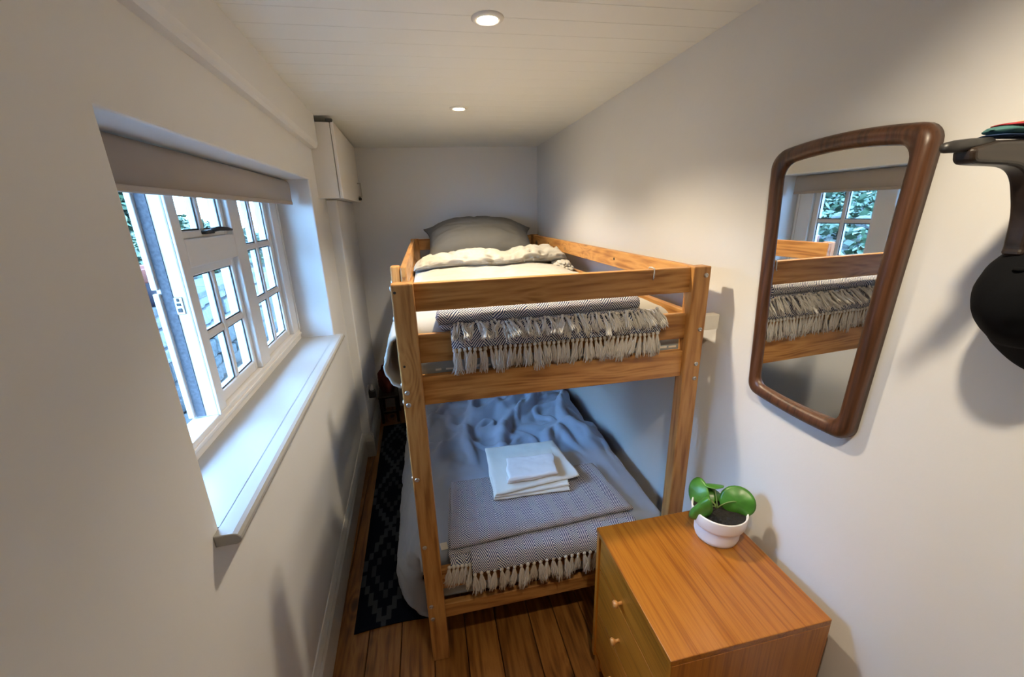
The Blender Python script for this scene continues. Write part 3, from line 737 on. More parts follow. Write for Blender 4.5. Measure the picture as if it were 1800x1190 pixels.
def ribbon(path, x0, x1, nx=60, seed=0.0, amp=.002, vstart=0.0, thick=.005, edge=None, skew=0.0):
    """a hanging flap: path is a list of (y,z) swept along x"""
    s = [0]
    for a, b in zip(path, path[1:]): s.append(s[-1]+math.dist(a, b))
    n = 30; ss = np.linspace(0, s[-1], n); Y = np.interp(ss, s, [p[0] for p in path]); Z = np.interp(ss, s, [p[1] for p in path])
    P = np.zeros((nx, n, 3)); U = np.zeros((nx, n, 2))
    for i in range(nx):
        u = i/(nx-1)
        for j in range(n):
            x = x0+(x1-x0)*u; w = amp*noise.noise(Vector((x*14, ss[j]*10, seed)))*3
            f = j/(n-1); sk = skew*u
            P[i, j] = (x+.004*f*noise.noise(Vector((u*5, f*3, seed))), Y[j]-abs(w), Z[j]+sk+w*.4); U[i, j] = (x-x0+.01, vstart-ss[j])
    return grid_mesh('r', P, U)

# throw on the lower bunk
tl = thing('throw_blanket', 'folded navy and cream herringbone throw with a fringe on the foot of the lower bunk', 'blanket', (.45, .2, .43), group='herringbone throws')
qa = [(.088, .034), (.80, .066), (.775, .40), (.108, .405)]
qb = [(.096, .048), (.812, .082), (.772, .395), (.122, .41)]
ms = slab(qa, .425, .440, seed=1.0, uv0=(.02, .0)) + slab(qb, .4385, .4685, seed=2.0, r=.017, uv0=(0, .3))
link('folded_cloth', merge_uv('folded_cloth', ms), M['herring'], tl, True)
fl1 = ribbon([(.060, .4375), (.030, .4365), (.012, .428), (.002, .412), (-.003, .394), (-.004, .380)], .165, .80, 70, 3.0, .0015, .9, skew=.0)
o = link('hanging_layer', fl1, M['herring'], tl, True); sm = o.modifiers.new('thick', 'SOLIDIFY'); sm.thickness = .004; sm.offset = -1
fl2 = ribbon([(.060, .4275), (.035, .425), (.022, .418), (.016, .405)], .092, .175, 20, 5.0, .001, .5)
o = link('hanging_layer', fl2, M['herring'], tl, True); sm = o.modifiers.new('thick', 'SOLIDIFY'); sm.thickness = .004; sm.offset = -1
rn = random.Random(3)
for i in range(27):
    x = .172+i*.0237; tassel(tl, (x, -.007, .377+rn.uniform(-.002, .002)), rn.uniform(-.05, .12), rn.uniform(-.16, .16), rn.uniform(1.25, 1.45), rn)
for i in range(6): tassel(tl, (.088+i*.0145, .0125, .407-.001*i), rn.uniform(-.02, .1), .22-rn.uniform(0, .1), 1.4, rn)

# throw on the upper bunk, rolled on the mattress and folded over the second rail
tu = thing('throw_blanket', 'herringbone throw with a double fringe hanging over the rail of the upper bunk', 'blanket', (.45, .06, 1.25), group='herringbone throws')
def roll(x0, x1, yc, zc, ry, rz, seed, tilt=0.0, vst=0.0):
    nx, na = 70, 26; P = np.zeros((na+1, nx, 3)); arc = [0.0]
    for k in range(na):
        a0, a1 = 2*PI*k/na, 2*PI*(k+1)/na; arc.append(arc[-1]+math.hypot(ry*(math.cos(a1)-math.cos(a0)), rz*(math.sin(a1)-math.sin(a0))))
    U = np.zeros((na+1, nx, 2))
    for i in range(nx):
        u = i/(nx-1); x = x0+(x1-x0)*u
        e = math.sqrt(max(0, 1-max(0, 1-min(u, 1-u)*(x1-x0)/.012)**2)); e = max(e, .02)
        for k in range(na+1):
            a = 2*PI*k/na; w = 1+.05*noise.noise(Vector((x*9, math.cos(a), math.sin(a)+seed)))
            P[k, i] = (x, yc+ry*e*w*math.cos(a), zc+tilt*u+rz*e*w*math.sin(a)); U[k, i] = (x-x0, vst+arc[k])
    return grid_mesh('roll', P, U)
ms = [roll(.112, .762, .074, 1.2835, .040, .0255, 1.0, .006), roll(.118, .757, .056, 1.2585, .026, .011, 2.0, .004, .2)]
link('folded_cloth', merge_uv('folded_cloth', ms), M['herring'], tu, True)
f3 = ribbon([(.06, 1.262), (.035, 1.2555), (.018, 1.2535), (.010, 1.249), (.0075, 1.238), (.0075, 1.222), (.006, 1.203)], .152, .812, 80, 8.0, .0012, .6, skew=-.004)
o = link('hanging_layer', f3, M['herring'], tu, True); sm = o.modifiers.new('thick', 'SOLIDIFY'); sm.thickness = .004; sm.offset = -1
rn = random.Random(9)
for i in range(44):
    x = .158+i*.01495; tassel(tu, (x, .000, 1.199-.004*i/44+rn.uniform(-.002, .002)), rn.uniform(-.04, .14), rn.uniform(-.22, .22), rn.uniform(1.0, 1.16), rn)
for i in range(60):   # the second fringe lies along the fold and hangs over it
    f = i/59; x = .165+f*.64; tassel(tu, (x, .034-.016*f+rn.uniform(-.006, .004), 1.268+.004*math.sin(i*1.3)), -.98+.35*f+rn.uniform(-.16, .16), rn.uniform(-.55, .55), rn.uniform(.85, 1.05), rn)

# towels on the lower throw
bt = thing('bath_towel', 'folded white bath towel on the blue herringbone throw', 'towel', (.46, .36, .4695), group=None)
q = [(.283, .232), (.598, .218), (.622, .545), (.300, .56)]
q2 = [(.285, .225), (.600, .230), (.632, .54), (.298, .555)]
q3 = [(.290, .222), (.655, .262), (.628, .548), (.296, .56)]
ms = slab(q, .4712, .4850, seed=11, amp=.002)+slab(q2, .4846, .4990, seed=12, amp=.002)+slab(q3, .4986, .5140, seed=13, amp=.003, r=.012)
link('folded_terry', merge_uv('folded_terry', ms), M['towel'], bt, True)
ft = thing('face_towel', 'small folded white flannel on top of the bath towel', 'towel', (.46, .33, .5135))
ms = slab([(.345, .262), (.560, .268), (.585, .408), (.375, .420)], .5168, .527, seed=15, amp=.002)+slab([(.347, .258), (.562, .262), (.583, .404), (.372, .416)], .5268, .539, seed=16, amp=.003)
link('folded_terry', merge_uv('folded_terry', ms), M['flannel'], ft, True)
o = part('care_label', box(.062, .088, .075, .10, .430, .4325, .0005, rot=(.5, .2, .3)), M['label'], tl)

# ================================================================ RUG
rg = thing('runner_rug', 'dark navy runner rug with stepped grey diamonds between the bed and the window wall', 'rug', (-.1, .9, 0))
nx, ny = 20, 90; P = np.zeros((nx, ny, 3)); U = np.zeros((nx, ny, 2))
for i in range(nx):
    for j in range(ny):
        u, v = i/(nx-1), j/(ny-1); x = -.304+(.34-.012*v)*u-.03*v*0; y = .170+1.68*v+.006*u*0
        P[i, j] = (x-.030*v, y+.012*math.sin(PI*u), .0075+.0012*noise.noise(Vector((x*8, y*4, 0)))); U[i, j] = (u*.36+.02, v*1.68)
o = link('pile', grid_mesh('pile', P, U), M['rug'], rg, True); sm = o.modifiers.new('thick', 'SOLIDIFY'); sm.thickness = .006; sm.offset = -1

# ================================================================ CHEST OF DRAWERS
CX0, CX1, CY0, CY1, CZ = .562, 1.000, -.549, -.130, .603
ch = thing('chest_of_drawers', 'low teak chest of drawers with small round knobs standing against the right wall', 'chest', ((CX0+CX1)/2, (CY0+CY1)/2, 0))
part('top', box(CX0, CX1, CY0, CY1, CZ-.018, CZ, .002, 2), M['teak_y'], ch)
for y0, y1 in ((CY0, CY0+.016), (CY1-.016, CY1)):
    part('side_panel', box(CX0+.003, CX1, y0, y1, .055, CZ-.018, .001), M['teak_z'], ch)
part('back_panel', box(CX1-.008, CX1-.001, CY0+.016, CY1-.016, .06, CZ-.018), M['teak_z'], ch)
part('base_panel', box(CX0+.02, CX1-.008, CY0+.016, CY1-.016, .055, .072), M['teak_y'], ch)
dz = [(.452, .567), (.270, .449), (.078, .267)]
for (z0, z1), kz in zip(dz, (.484, .335, .17)):
    d = part('drawer', box(CX0+.009, CX0+.025, CY0+.0175, CY1-.0175, z0, z1, .0015, 2), M['teak_y'], ch)
    bx = BM(); box(CX0+.025, CX1-.03, CY0+.022, CY0+.032, z0+.01, z1-.03, 0, 1, bx); box(CX0+.025, CX1-.03, CY1-.032, CY1-.022, z0+.01, z1-.03, 0, 1, bx); box(CX0+.025, CX1-.03, CY0+.032, CY1-.032, z0+.01, z0+.016, 0, 1, bx)
    part('drawer_box', bx, M['teak_y'], d)
    for ky in (-.302,):
        kb = lathe([(.0055, 0), (.0045, .006), (.005, .011), (.010, .016), (.0115, .021), (.009, .026), (0, .028)], 20, (0, 0, 0), (0, -PI/2, 0))
        bmesh.ops.translate(kb, vec=(CX0+.009, ky, kz), verts=kb.verts); part('knob', kb, M['pine_z'], d, True)
for lx in (CX0+.012, CX1-.05):
    for ly in (CY0+.004, CY1-.040): part('leg', box(lx, lx+.036, ly, ly+.036, 0, .056, .003), M['teak_z'], ch)
part('plinth', box(CX0+.016, CX0+.03, CY0+.04, CY1-.04, .03, .056, .002), M['teak_y'], ch)

# ---------------------------------------------------------------- pot plant
PX, PY = .908, -.243
pp = thing('potted_plant', 'round-leaved green houseplant in a white stepped pot on the chest', 'plant', (PX, PY, CZ))
prof = [(.0, 0), (.054, 0), (.060, .004), (.0635, .016), (.0645, .046), (.0635, .050), (.0660, .052), (.0735, .058), (.0770, .066), (.0785, .098), (.0780, .102), (.0755, .102), (.0735, .098), (.0715, .085), (.0, .085)]
part('pot', lathe(prof, 56, (PX, PY, CZ)), M['pot'], pp, True)
bs = bmesh.new(); bmesh.ops.create_circle(bs, cap_ends=True, cap_tris=True, segments=48, radius=.072)
bmesh.ops.subdivide_edges(bs, edges=bs.edges, cuts=4, use_grid_fill=True)
for v in bs.verts: v.co.z = .006*fbm(v.co.x*60, v.co.y*60, 2)+.004*(1-(v.co.length/.072)**2)
bmesh.ops.translate(bs, vec=(PX, PY, CZ+.091), verts=bs.verts); part('soil', bs, M['soil'], pp, True)
rootp = Vector((PX-.002, PY+.006, CZ+.09))
def leaf(center, normal, right, a, b, cup=.18, notch=.12, stemto=None, seed=0):
    nrm = Vector(normal).normalized(); r = Vector(right); r = (r-nrm*r.dot(nrm)).normalized(); uu = nrm.cross(r)
    bm = bmesh.new(); rings = []; nr, ns = 7, 36
    for i in range(nr+1):
        f = i/nr; ring = []
        for k in range(ns):
            t = 2*PI*k/ns; rad = f*(1-notch*max(0, math.cos(t-PI*1.5))**6)
            x, y = a*rad*math.cos(t), b*rad*math.sin(t); z = -cup*a*(f*f)+.012*a*math.sin(6*t)*f+cup*a*.5*math.cos(2*t)*f*f
            ring.append(bm.verts.new(Vector(center)+r*x+uu*y+nrm*z))
        rings.append(ring)
    for A, B in zip(rings, rings[1:]):
        for k in range(ns): bm.faces.new((A[k], A[(k+1) % ns], B[(k+1) % ns], B[k]))
    bmesh.ops.remove_doubles(bm, verts=bm.verts, dist=1e-5)
    o = part('leaf', bm, M['leaf'], pp, True); sm = o.modifiers.new('thick', 'SOLIDIFY'); sm.thickness = .0012
    c = Vector(center)-nrm*.002; mid = (rootp+c)/2+Vector((0, 0, .012))
    tube_pts = [rootp+Vector((.004*math.cos(seed*2), .004*math.sin(seed*2), -.006)), rootp*.7+mid*.3+Vector((0, 0, .006)), mid, c*.6+mid*.4+Vector((0, 0, .003)), c]
    part('stem', tube(tube_pts, [.0022, .002, .0018, .0017, .0015], 8), M['stem'], o, True)
leaf((.950, -.262, .730), (-.62, -.62, .42), (.75, -.62, .1), .049, .046, seed=1)
leaf((.868, -.192, .722), (-.75, -.25, .35), (.45, -.75, .55), .034, .050, cup=.3, seed=2)
leaf((.826, -.247, .722), (-.88, -.10, .25), (-.2, .35, -.8), .052, .024, cup=.4, seed=3)
leaf((.916, -.196, .752), (.10, .35, .92), (.8, -.55, .05), .030, .026, seed=4)
leaf((.884, -.198, .716), (-.55, -.45, .70), (.7, -.6, .2), .034, .034, seed=5)
leaf((.918, -.205, .722), (.1, -.4, .8), (.8, -.5, .1), .024, .022, seed=6)

# ================================================================ MIRROR
mr = thing('wall_mirror', 'tapering mirror in a rounded dark teak frame on the right wall', 'mirror', (XR-.003, -.33, 1.04), PHR)
def rounded(pts, radii, n=7):
    out = []; m = len(pts)
    for i in range(m):
        p0, p, p1 = Vector(pts[i-1]), Vector(pts[i]), Vector(pts[(i+1) % m]); a = (p0-p).normalized(); b = (p1-p).normalized(); r = radii[i]
        ang = a.angle(b); d = r/math.tan(ang/2); s, e = p+a*d, p+b*d; c = p+(a+b).normalized()*(r/math.sin(ang/2))
        a0 = math.atan2(s.y-c.y, s.x-c.x); a1 = math.atan2(e.y-c.y, e.x-c.x); da = (a1-a0+PI) % (2*PI)-PI
        for k in range(n): t = a0+da*k/(n-1); out.append((c.x+r*math.cos(t), c.y+r*math.sin(t)))
    return out
def bow(pts, top, bot):   # gently bowed top and bottom edges
    ys = [p[0] for p in pts]; y0, y1 = min(ys), max(ys); zm = sum(p[1] for p in pts)/len(pts); o = []
    for y, z in pts:
        q = 1-((y-(y0+y1)/2)/((y1-y0)/2))**2; o.append((y, z+(top if z > zm else -bot)*q))
    return o
def resample(pts, k=6):
    o = []
    for a, b in zip(pts, pts[1:]+pts[:1]):
        L_ = math.dist(a, b); n = max(1, int(L_/.02))
        for i in range(n): o.append((a[0]+(b[0]-a[0])*i/n, a[1]+(b[1]-a[1])*i/n))
    return o
oc = [(-.134, 1.706), (-.501, 1.714), (-.480, 1.046), (-.174, 1.052)]
out_ = bow(resample(rounded(oc, [.035, .03, .035, .03])), .016, .012)
cy_, cz_ = -.332, 1.385
def inset(p, d):     # towards the middle, by roughly d on every side
    y, z = p; fy = 1-d/.168 if True else 1; fz = 1-d/.338; return (cy_+(y-cy_)*fy, cz_+(z-cz_)*fz)
xw = XR-.003
prof = [(0.0, 0), (0.0, .016), (.005, .026), (.014, .031), (.026, .030), (.034, .024), (.036, .016), (.037, .008)]
bm = bmesh.new(); rings = []
for d, hgt in prof: rings.append([bm.verts.new((xw-hgt, *inset(p, d))) for p in out_])
nn = len(out_)
for A, B in zip(rings, rings[1:]):
    for k in range(nn): bm.faces.new((A[k], A[(k+1) % nn], B[(k+1) % nn], B[k]))
for k in range(nn): bm.faces.new((rings[-1][k], rings[-1][(k+1) % nn], rings[0][(k+1) % nn], rings[0][k]))
part('frame', bm, M['walnut_z'], mr, True)
TILT = -.033                            # the glass sits a hair askew in its rebate
g = [inset(p, .0355) for p in out_]
bm = bmesh.new(); A = [bm.verts.new((xw-.013+TILT*(p[0]-cy_), *p)) for p in g]; B = [bm.verts.new((xw-.006+TILT*(p[0]-cy_)*.5, *p)) for p in g]; bm.faces.new(A); bm.faces.new(B[::-1])
for k in range(nn): bm.faces.new((A[k], A[(k+1) % nn], B[(k+1) % nn], B[k]))
part('mirror_glass', bm, M['mirror'], mr)

# ================================================================ CUPBOARD
cb = thing('wall_cupboard', 'small white wall cupboard high in the corner above the end of the bed', 'cupboard', (-.315, 1.74, 1.667), PHI)
CZ0, CZ1, CYa, CYb = 1.667, 2.024, 1.280, 2.135
part('carcass', box(XL-.012, -.272, CYa, CYb, CZ0, CZ1, .001), M['cupboard'], cb)
dr = part('door', box(-.269, -.253, CYa-.001, CYb+.0, CZ0-.003, CZ1+.004, .002), M['cupboard'], cb)
hd = BM(); hx = -.253; hy = CYb-.10
box(hx, hx+.020, hy, hy+.008, 1.695, 1.703, .002, 1, hd); box(hx, hx+.020, hy, hy+.008, 1.782, 1.790, .002, 1, hd); box(hx+.016, hx+.024, hy, hy+.008, 1.695, 1.790, .002, 1, hd)
part('handle', hd, M['steel'], dr)
part('lock', lathe([(.010, 0), (.010, .016), (.006, .02), (0, .02)], 18, (hx, hy-.012, 1.684), (0, PI/2, 0)), M['black'], dr)
part('hinge_block', box(-.287, -.256, CYa-.004, CYa+.016, CZ1, CZ1+.016, .001), M['black'], cb)

# ================================================================ THINGS IN THE DARK END OF THE ROOM
pg = thing('plug_adapter', 'small black plug with a pale top on the wall step by the bed', 'plug', (-.30, 1.62, .42), PHI)
part('socket_plate', box(-.318, -.311, 1.560, 1.646, .37, .456, .003, 2), M['trim'], pg)
part('plug_body', box(-.311, -.268, 1.585, 1.625, .375, .43, .006, 2), M['plastic'], pg)
part('diffuser', lathe([(.013, 0), (.012, .012), (.007, .030), (.006, .038), (0, .039)], 18, (-.288, 1.605, .43)), M['clear'], pg, True)
st = thing('low_stool', 'small dark wooden stool in the shadow between the bed and the end wall', 'stool', (-.215, 2.0, 0), PHI)
part('seat', box(-.292, -.142, 1.90, 2.13, .215, .235, .006, 2), M['dark_wood'], st)
for lx in (-.286, -.170):
    for ly in (1.91, 2.10): part('leg', box(lx, lx+.022, ly, ly+.022, 0, .215, .003), M['dark_wood'], st)
part('stretcher', box(-.266, -.168, 1.915, 1.93, .08, .10, .002), M['dark_wood'], st)
bgc = thing('cloth_bag', 'maroon cloth bag slumped on the dark stool', 'bag', (-.215, 2.0, .236), PHI)
bm = bmesh.new(); bmesh.ops.create_icosphere(bm, subdivisions=4, radius=1)
for v in bm.verts:
    p = v.co.copy(); d = 1+.18*noise.noise(p*2)+.06*noise.noise(p*5)
    v.co = Vector((-.215+.070*p.x*d, 2.01+.085*p.y*d, max(.2365, .335+.115*p.z*d)))
part('body', bm, M['maroon'], bgc, True)
part('strap', tube([(-.25, 1.99, .42), (-.24, 1.98, .46), (-.215, 1.98, .475), (-.19, 1.98, .46), (-.18, 1.99, .42)], .007, 8), M['maroon'], bgc, True)

# ================================================================ HOOK, SCARF AND CAP ON THE RIGHT WALL
hk = thing('wall_hook', 'dark wooden wall bracket arm with a black peg tip right of the mirror', 'hook', (1.036, -.70, 1.5))
YH = -.70
arm = [(.766, 1.640), (.764, 1.629), (.770, 1.622), (.785, 1.6205), (.820, 1.6195), (.845, 1.617), (.862, 1.610), (.874, 1.598), (.884, 1.580), (.893, 1.560), (.898, 1.54), (.901, 1.515), (.91, 1.50), (1.0, 1.49), (1.036, 1.49), (1.036, 1.652), (.95, 1.652), (.86, 1.650), (.80, 1.648)]
sm_arm = []
for i in range(len(arm)):                # round the outline off with a spline
    p0, p1, p2, p3 = (Vector(arm[(i+k) % len(arm)]) for k in (-1, 0, 1, 2))
    if min((p1-p0).length, (p3-p2).length, (p2-p1).length) > .06: sm_arm.append(tuple(p1)); continue
    for q in range(5):
        t = q/5; v = .5*((2*p1)+(p2-p0)*t+(2*p0-5*p1+4*p2-p3)*t*t+(3*p1-p0-3*p2+p3)*t**3)
        if i < 12: sm_arm.append(tuple(v))
    if i >= 12: sm_arm.append(tuple(p1))
part('arm', extrude_poly(sm_arm, 'y', YH-.012, YH+.012, .005, 3), M['dark_wood'], hk)
part('peg_tip', tube([(.728, YH, 1.6395), (.732, YH, 1.640), (.745, YH, 1.6415), (.77, YH, 1.6435), (.80, YH, 1.645)], [.003, .0062, .0072, .0075, .0075], 14), M['black'], hk, True)
part('back_plate', box(1.030, 1.0375, YH-.03, YH+.03, 1.47, 1.70, .003), M['dark_wood'], hk)
sc_ = thing('striped_scarf', 'folded scarf striped orange, red and teal lying over the dark wall bracket', 'scarf', (.93, YH, 1.655))
lay = [('knit_navy', .800, .000, .0035), ('knit_teal', .806, .0035, .0125), ('knit_red', .818, .0125, .0165), ('knit_orange', .852, .0165, .021)]
for nm, x0, a, b in lay:
    nxx = 40; Pm = np.zeros((24, nxx, 3))
    for i in range(nxx):
        x = x0+(1.020-x0)*i/(nxx-1); e = math.sqrt(max(.02, 1-max(0, 1-min(x-x0, 1.02-x)/.014)**2))
        up_ = .004+min(1, (x-x0)/.05)*.0
        for k in range(24):
            t = 2*PI*k/24; Pm[k, i] = (x, YH+.004+.016*e*math.cos(t)+.003*noise.noise(Vector((x*20, k*.3, a*90))), 1.6525+(a+b)/2+(b-a)/2*1.15*e*math.sin(t)*(1+.1*noise.noise(Vector((x*30, a*80, k*.2)))))
    link('stripe', grid_mesh('stripe', Pm, close_u=True), M[nm], sc_, True)
cp = thing('baseball_cap', 'black baseball cap hanging below the dark wall bracket', 'cap', (.96, -.70, 1.42))
def cap():
    # crown: half-ellipsoid opening to the right and downwards, panelled; bill hangs from its lower edge
    C0 = Vector((.972, -.715, 1.437)); bm = bmesh.new(); nu, nv = 48, 20; rings = []
    ax = Vector((-.86, -.05, .50)).normalized(); e1 = Vector((0, 1, 0)); e1 = (e1-ax*e1.dot(ax)).normalized(); e2 = ax.cross(e1)
    for j in range(nv+1):
        f = j/nv; a = f*PI/2; ring = []
        for i in range(nu):
            t = 2*PI*i/nu; rr = math.cos(a)**.85 if math.cos(a) > 0 else 0
            pan = 1-.018*abs(math.cos(3*t))**8
            p = C0+ax*(.096*math.sin(a)**.9)+(e1*.064*math.cos(t)+e2*.080*math.sin(t))*rr*pan
            p += Vector((1, 1, 1))*.002*noise.noise(p*40); p.x = min(p.x, 1.028); ring.append(bm.verts.new(p))
        rings.append(ring)
    for A, B in zip(rings, rings[1:]):
        for i in range(nu): bm.faces.new((A[i], A[(i+1) % nu], B[(i+1) % nu], B[i]))
    bmesh.ops.remove_doubles(bm, verts=bm.verts, dist=1e-5)
    o = part('crown', bm, M['cap'], cp, True); sm = o.modifiers.new('thick', 'SOLIDIFY'); sm.thickness = .0025
    part('button', lathe([(0, 0), (.006, 0), (.005, .004), (0, .005)], 14, tuple(C0+ax*.0955), None), M['cap'], cp, True)
    # bill: curved plate running down to the right
    nu, nv = 26, 14; P = np.zeros((nu, nv, 3))
    for i in range(nu):
        s = -1+2*i/(nu-1)
        for j in range(nv):
            f = j/(nv-1); L_ = .088*(1-.62*abs(s)**2.2)
            wy = .060*s*(1-.10*f); base = Vector((.946, -.715+wy, 1.398))
            P[i, j] = base+Vector((.072*f*(L_/.088)+.022*s*s, 0, -.082*f*(L_/.088)-.012*s*s+.010*math.sin(PI*f)*0))
            P[i, j][0] = min(P[i, j][0], 1.030)
    o = link('bill', grid_mesh('bill', P), M['cap_bill'], cp, True); sm = o.modifiers.new('thick', 'SOLIDIFY'); sm.thickness = .004
    part('strap', tube([(.925, -.70, 1.49), (.915, -.70, 1.515), (.925, -.69, 1.535), (.95, -.69, 1.54)], [.006, .006, .006, .005], 8), M['cap'], cp, True)
cap()

# ================================================================ THE GARDEN OUTSIDE
ev = part('sky_baffle', box(-1.15, -.61, -4, 6, 1.95, 2.05, .01), M['dark_wood'], rotz=PHI); props(ev, 'added light-blocking eaves above the outside of the window', 'baffle', kind='structure')  # added overhang, put here to cut the high sky light on the sill
gd = part('ground', box(-9, -.62, -6, 14, .10, .22), M['earth'], rotz=PHI); props(gd, 'dark garden soil outside the window', 'ground', kind='structure')
tr = thing('paving', 'grey stone flags outside the window', 'paving', (-1.1, 1.2, .22), PHI, kind='structure')
rn = random.Random(5)
for i in range(2):
    for j in range(8):
        y = -.6+j*.52+(.2 if i else 0); part('flagstone', box(-1.62+i*.5, -1.13+i*.5, y, y+.505, .215, .25+rn.uniform(0, .012), .008), M['paving'], tr)
rw = thing('retaining_wall', 'rough limewashed stone garden wall opposite the window', 'garden wall', (-1.8, 1.8, .22), PHI)
z = .22; row = 0
STN = []
while z < .90:
    h = (.13, .10, .16, .12, .14, .10)[row % 6]; y = -.4-(row % 2)*.12
    while y < 4.2:
        L_ = rn.uniform(.18, .36); x1 = -1.66+rn.uniform(-.03, .03)
        bm = box(-1.92, x1, y+.006, y+L_-.006, z+.005, z+h-.005, .022, 2)
        for v in bm.verts: v.co += Vector((.010*noise.noise(v.co*9), .010*noise.noise(v.co*9+Vector((5, 0, 0))), .010*noise.noise(v.co*9+Vector((0, 7, 0)))))
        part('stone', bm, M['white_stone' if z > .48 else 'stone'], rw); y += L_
    z += h; row += 1
part('core', box(-2.0, -1.80, -.5, 4.3, .2, z-.03), M['earth'], rw)
for j in range(7):
    y = -.4+j*.66; part('coping', box(-2.0, -1.60, y+.004, y+.65, z, z+.055, .010, 2), M['stone'], rw)
zc = z+.055
# planter on the wall
pt = thing('planter', 'terracotta-rimmed dark purple planter on the garden wall', 'planter', (-1.74, 2.12, zc), PHI)
bm = lathe([(0, 0), (.13, 0), (.15, .01), (.175, .165), (.175, .17), (.0, .17)], 32, (-1.76, 2.14, zc)); part('bowl', bm, M['purple'], pt, True)
bm = lathe([(.15, .165), (.19, .165), (.195, .175), (.195, .25), (.185, .258), (.165, .25), (.16, .20), (.15, .165)], 32, (-1.76, 2.14, zc)); part('rim', bm, M['terracotta'], pt, True)
part('soil', lathe([(0, .215), (.17, .21), (.17, .19), (0, .19)], 24, (-1.76, 2.14, zc)), M['soil'], pt)
# bank of earth and rocks behind
bk = part('bank', BM(), M['earth'], rotz=PHI); nx, ny = 24, 60; P = np.zeros((nx, ny, 3))
for i in range(nx):
    for j in range(ny):
        u, v = i/(nx-1), j/(ny-1); x = -1.95-2.6*u; y = -1.5+9*v; P[i, j] = (x, y, z-.06+.85*u**.7+.10*fbm(x*2, y*2, 3))
mb = grid_mesh('bank', P); mb.materials.append(M['earth']); bk.data = mb; props(bk, 'dark earth bank rising behind the garden wall', 'bank', kind='structure')
rv = random.Random(77); Vv, Ff = [], []
for k in range(16000):                   # ivy and ground cover on the bank
    u = rv.random(); y = -1.3+8.5*rv.random(); x = -1.97-2.5*u; zz = z-.06+.85*u**.7+.10*fbm(x*2, y*2, 3)+rv.uniform(0, .10)
    a = Vector((rv.gauss(.3, 1), rv.gauss(0, 1), rv.gauss(-.2, .5))).normalized(); b = a.orthogonal().normalized(); b.rotate(Matrix.Rotation(rv.random()*6, 3, a)); s_ = rv.uniform(.05, .12); q = len(Vv)
    p = Vector((x, y, zz)); Vv += [tuple(c) for c in (p, p+a*s_*.5+b*s_*.35, p+a*s_, p+a*s_*.5-b*s_*.35)]; Ff.append((q, q+1, q+2, q+3))
mi = bpy.data.meshes.new('ivy'); mi.from_pydata(Vv, [], Ff); mi.materials.append(M['foliage'])
oi_ = bpy.data.objects.new('ivy', mi); COL.objects.link(oi_); oi_.parent = bk; oi_['kind'] = 'stuff'
rk = random.Random(12); done = []
while len(done) < 12:
    x, y, r = -2.2-rk.random()*.7, .8+rk.random()*3.6, rk.uniform(.08, .16)
    if any(math.dist((x, y), q[:2]) < (r+q[2])*1.25 for q in done): continue
    done.append((x, y, r)); bm = bmesh.new(); bmesh.ops.create_icosphere(bm, subdivisions=3, radius=r)
    for v in bm.verts: v.co *= 1+.35*noise.noise(v.co*7+Vector((len(done), 0, 0)))
    zz = z-.06+.85*((-x-1.95)/2.6)**.7; bmesh.ops.translate(bm, vec=(x, y, zz+.05), verts=bm.verts)
    m_ = bpy.data.meshes.new('rock'); bm.to_mesh(m_); bm.free(); m_.materials.append(M['stone'])
    o = bpy.data.objects.new('rock', m_); COL.objects.link(o); o.parent = bk
def leaves(n, centers, size, seed, elong=2.2):
    r = random.Random(seed); V, F = [], []
    for k in range(n):
        c, rad = r.choice(centers); d = Vector((r.gauss(0, 1), r.gauss(0, 1), r.gauss(0, 1))).normalized()*(r.random()**.35)
        p = Vector(c)+Vector((d.x*rad[0], d.y*rad[1], d.z*rad[2])); a = Vector((r.gauss(0, 1), r.gauss(0, 1), r.gauss(0, .6)-.4)).normalized(); b = a.orthogonal().normalized(); b.rotate(Matrix.Rotation(r.random()*6, 3, a))
        s = size*r.uniform(.6, 1.4); q = len(V); V += [p, p+a*s*.5+b*s/elong*.5, p+a*s, p+a*s*.5-b*s/elong*.5]; F.append((q, q+1, q+2, q+3))
    me = bpy.data.meshes.new('foliage'); me.from_pydata([tuple(v) for v in V], [], F); return me
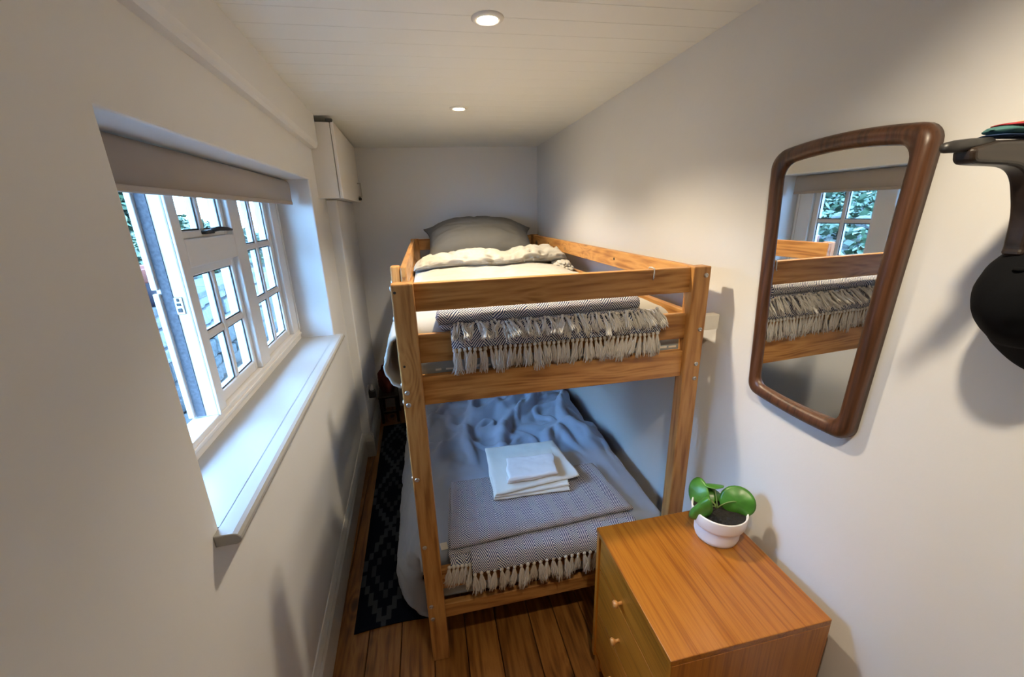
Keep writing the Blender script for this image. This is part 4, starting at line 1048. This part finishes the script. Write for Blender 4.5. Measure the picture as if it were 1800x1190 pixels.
def shrub(name, label, cat, base, h, centers, n, size, mat, seed, elong=2.2, group=None):
    t = thing(name, label, cat, base, PHI, group)
    part('trunk', tube([base, (base[0]+.05, base[1]+.03, base[2]+h*.4), (base[0]-.03, base[1], base[2]+h*.8)], [.07, .05, .02], 8), M['bark'], t, True)
    o = link('foliage', leaves(n, centers, size, seed, elong), M[mat], t); o['kind'] = 'stuff'
    return t
shrub('conifer', 'tall feathery green conifer in the middle of the garden view', 'tree', (-5.6, 2.2, 1.6), 3.0, [((-5.6, 2.2, 2.5+k*.5), (.95-.12*k, 1.05-.12*k, .6)) for k in range(4)], 8000, .16, 'foliage', 1, 3.0)
shrub('laurel', 'rounded green evergreen shrub nearest the retaining wall on the bank', 'shrub', (-3.3, 4.3, 1.2), 1.1, [((-3.3, 4.3, 1.85), (.7, .75, .5))], 5000, .12, 'foliage', 2)
shrub('yew', 'dark spreading yew at the far end of the bank beyond the window', 'tree', (-5.4, 5.6, 1.5), 1.8, [((-5.4, 5.6, 2.4), (1.0, 1.3, .9))], 7000, .15, 'foliage', 3, 3.0)
shrub('holly', 'low green holly at the near end of the bank', 'shrub', (-3.6, -.4, 1.3), 1.0, [((-3.6, -.4, 1.9), (.8, 1.0, .55))], 5000, .12, 'foliage', 4)
fn = thing('fern', 'bright green fern growing at the top of the bank, seen through the open casement', 'fern', (-2.0, 2.55, 1.38), PHI)
V = []
for k in range(16):
    a = k/16*2*PI+.2; L_ = .42+.12*math.sin(k*2.1); bm = bmesh.new(); base = Vector((-2.0, 2.6, 1.36))
    for q in range(16):
        f = q/15; c = base+Vector((math.cos(a)*L_*f, math.sin(a)*L_*f, .42*f-.30*f*f)); wd = .085*math.sin(PI*min(1, f*1.05+.06))+.004
        t = Vector((math.cos(a), math.sin(a), .42-.6*f)).normalized(); sd = t.cross(Vector((0, 0, 1))).normalized()
        for s in (1, -1):
            p1 = c+sd*s*.002; bm.faces.new([bm.verts.new(x) for x in (p1-t*.006, p1+t*.010, c+sd*s*wd+t*.022-Vector((0, 0, wd*.3)))])
    part('frond', bm, M['fern'], fn)
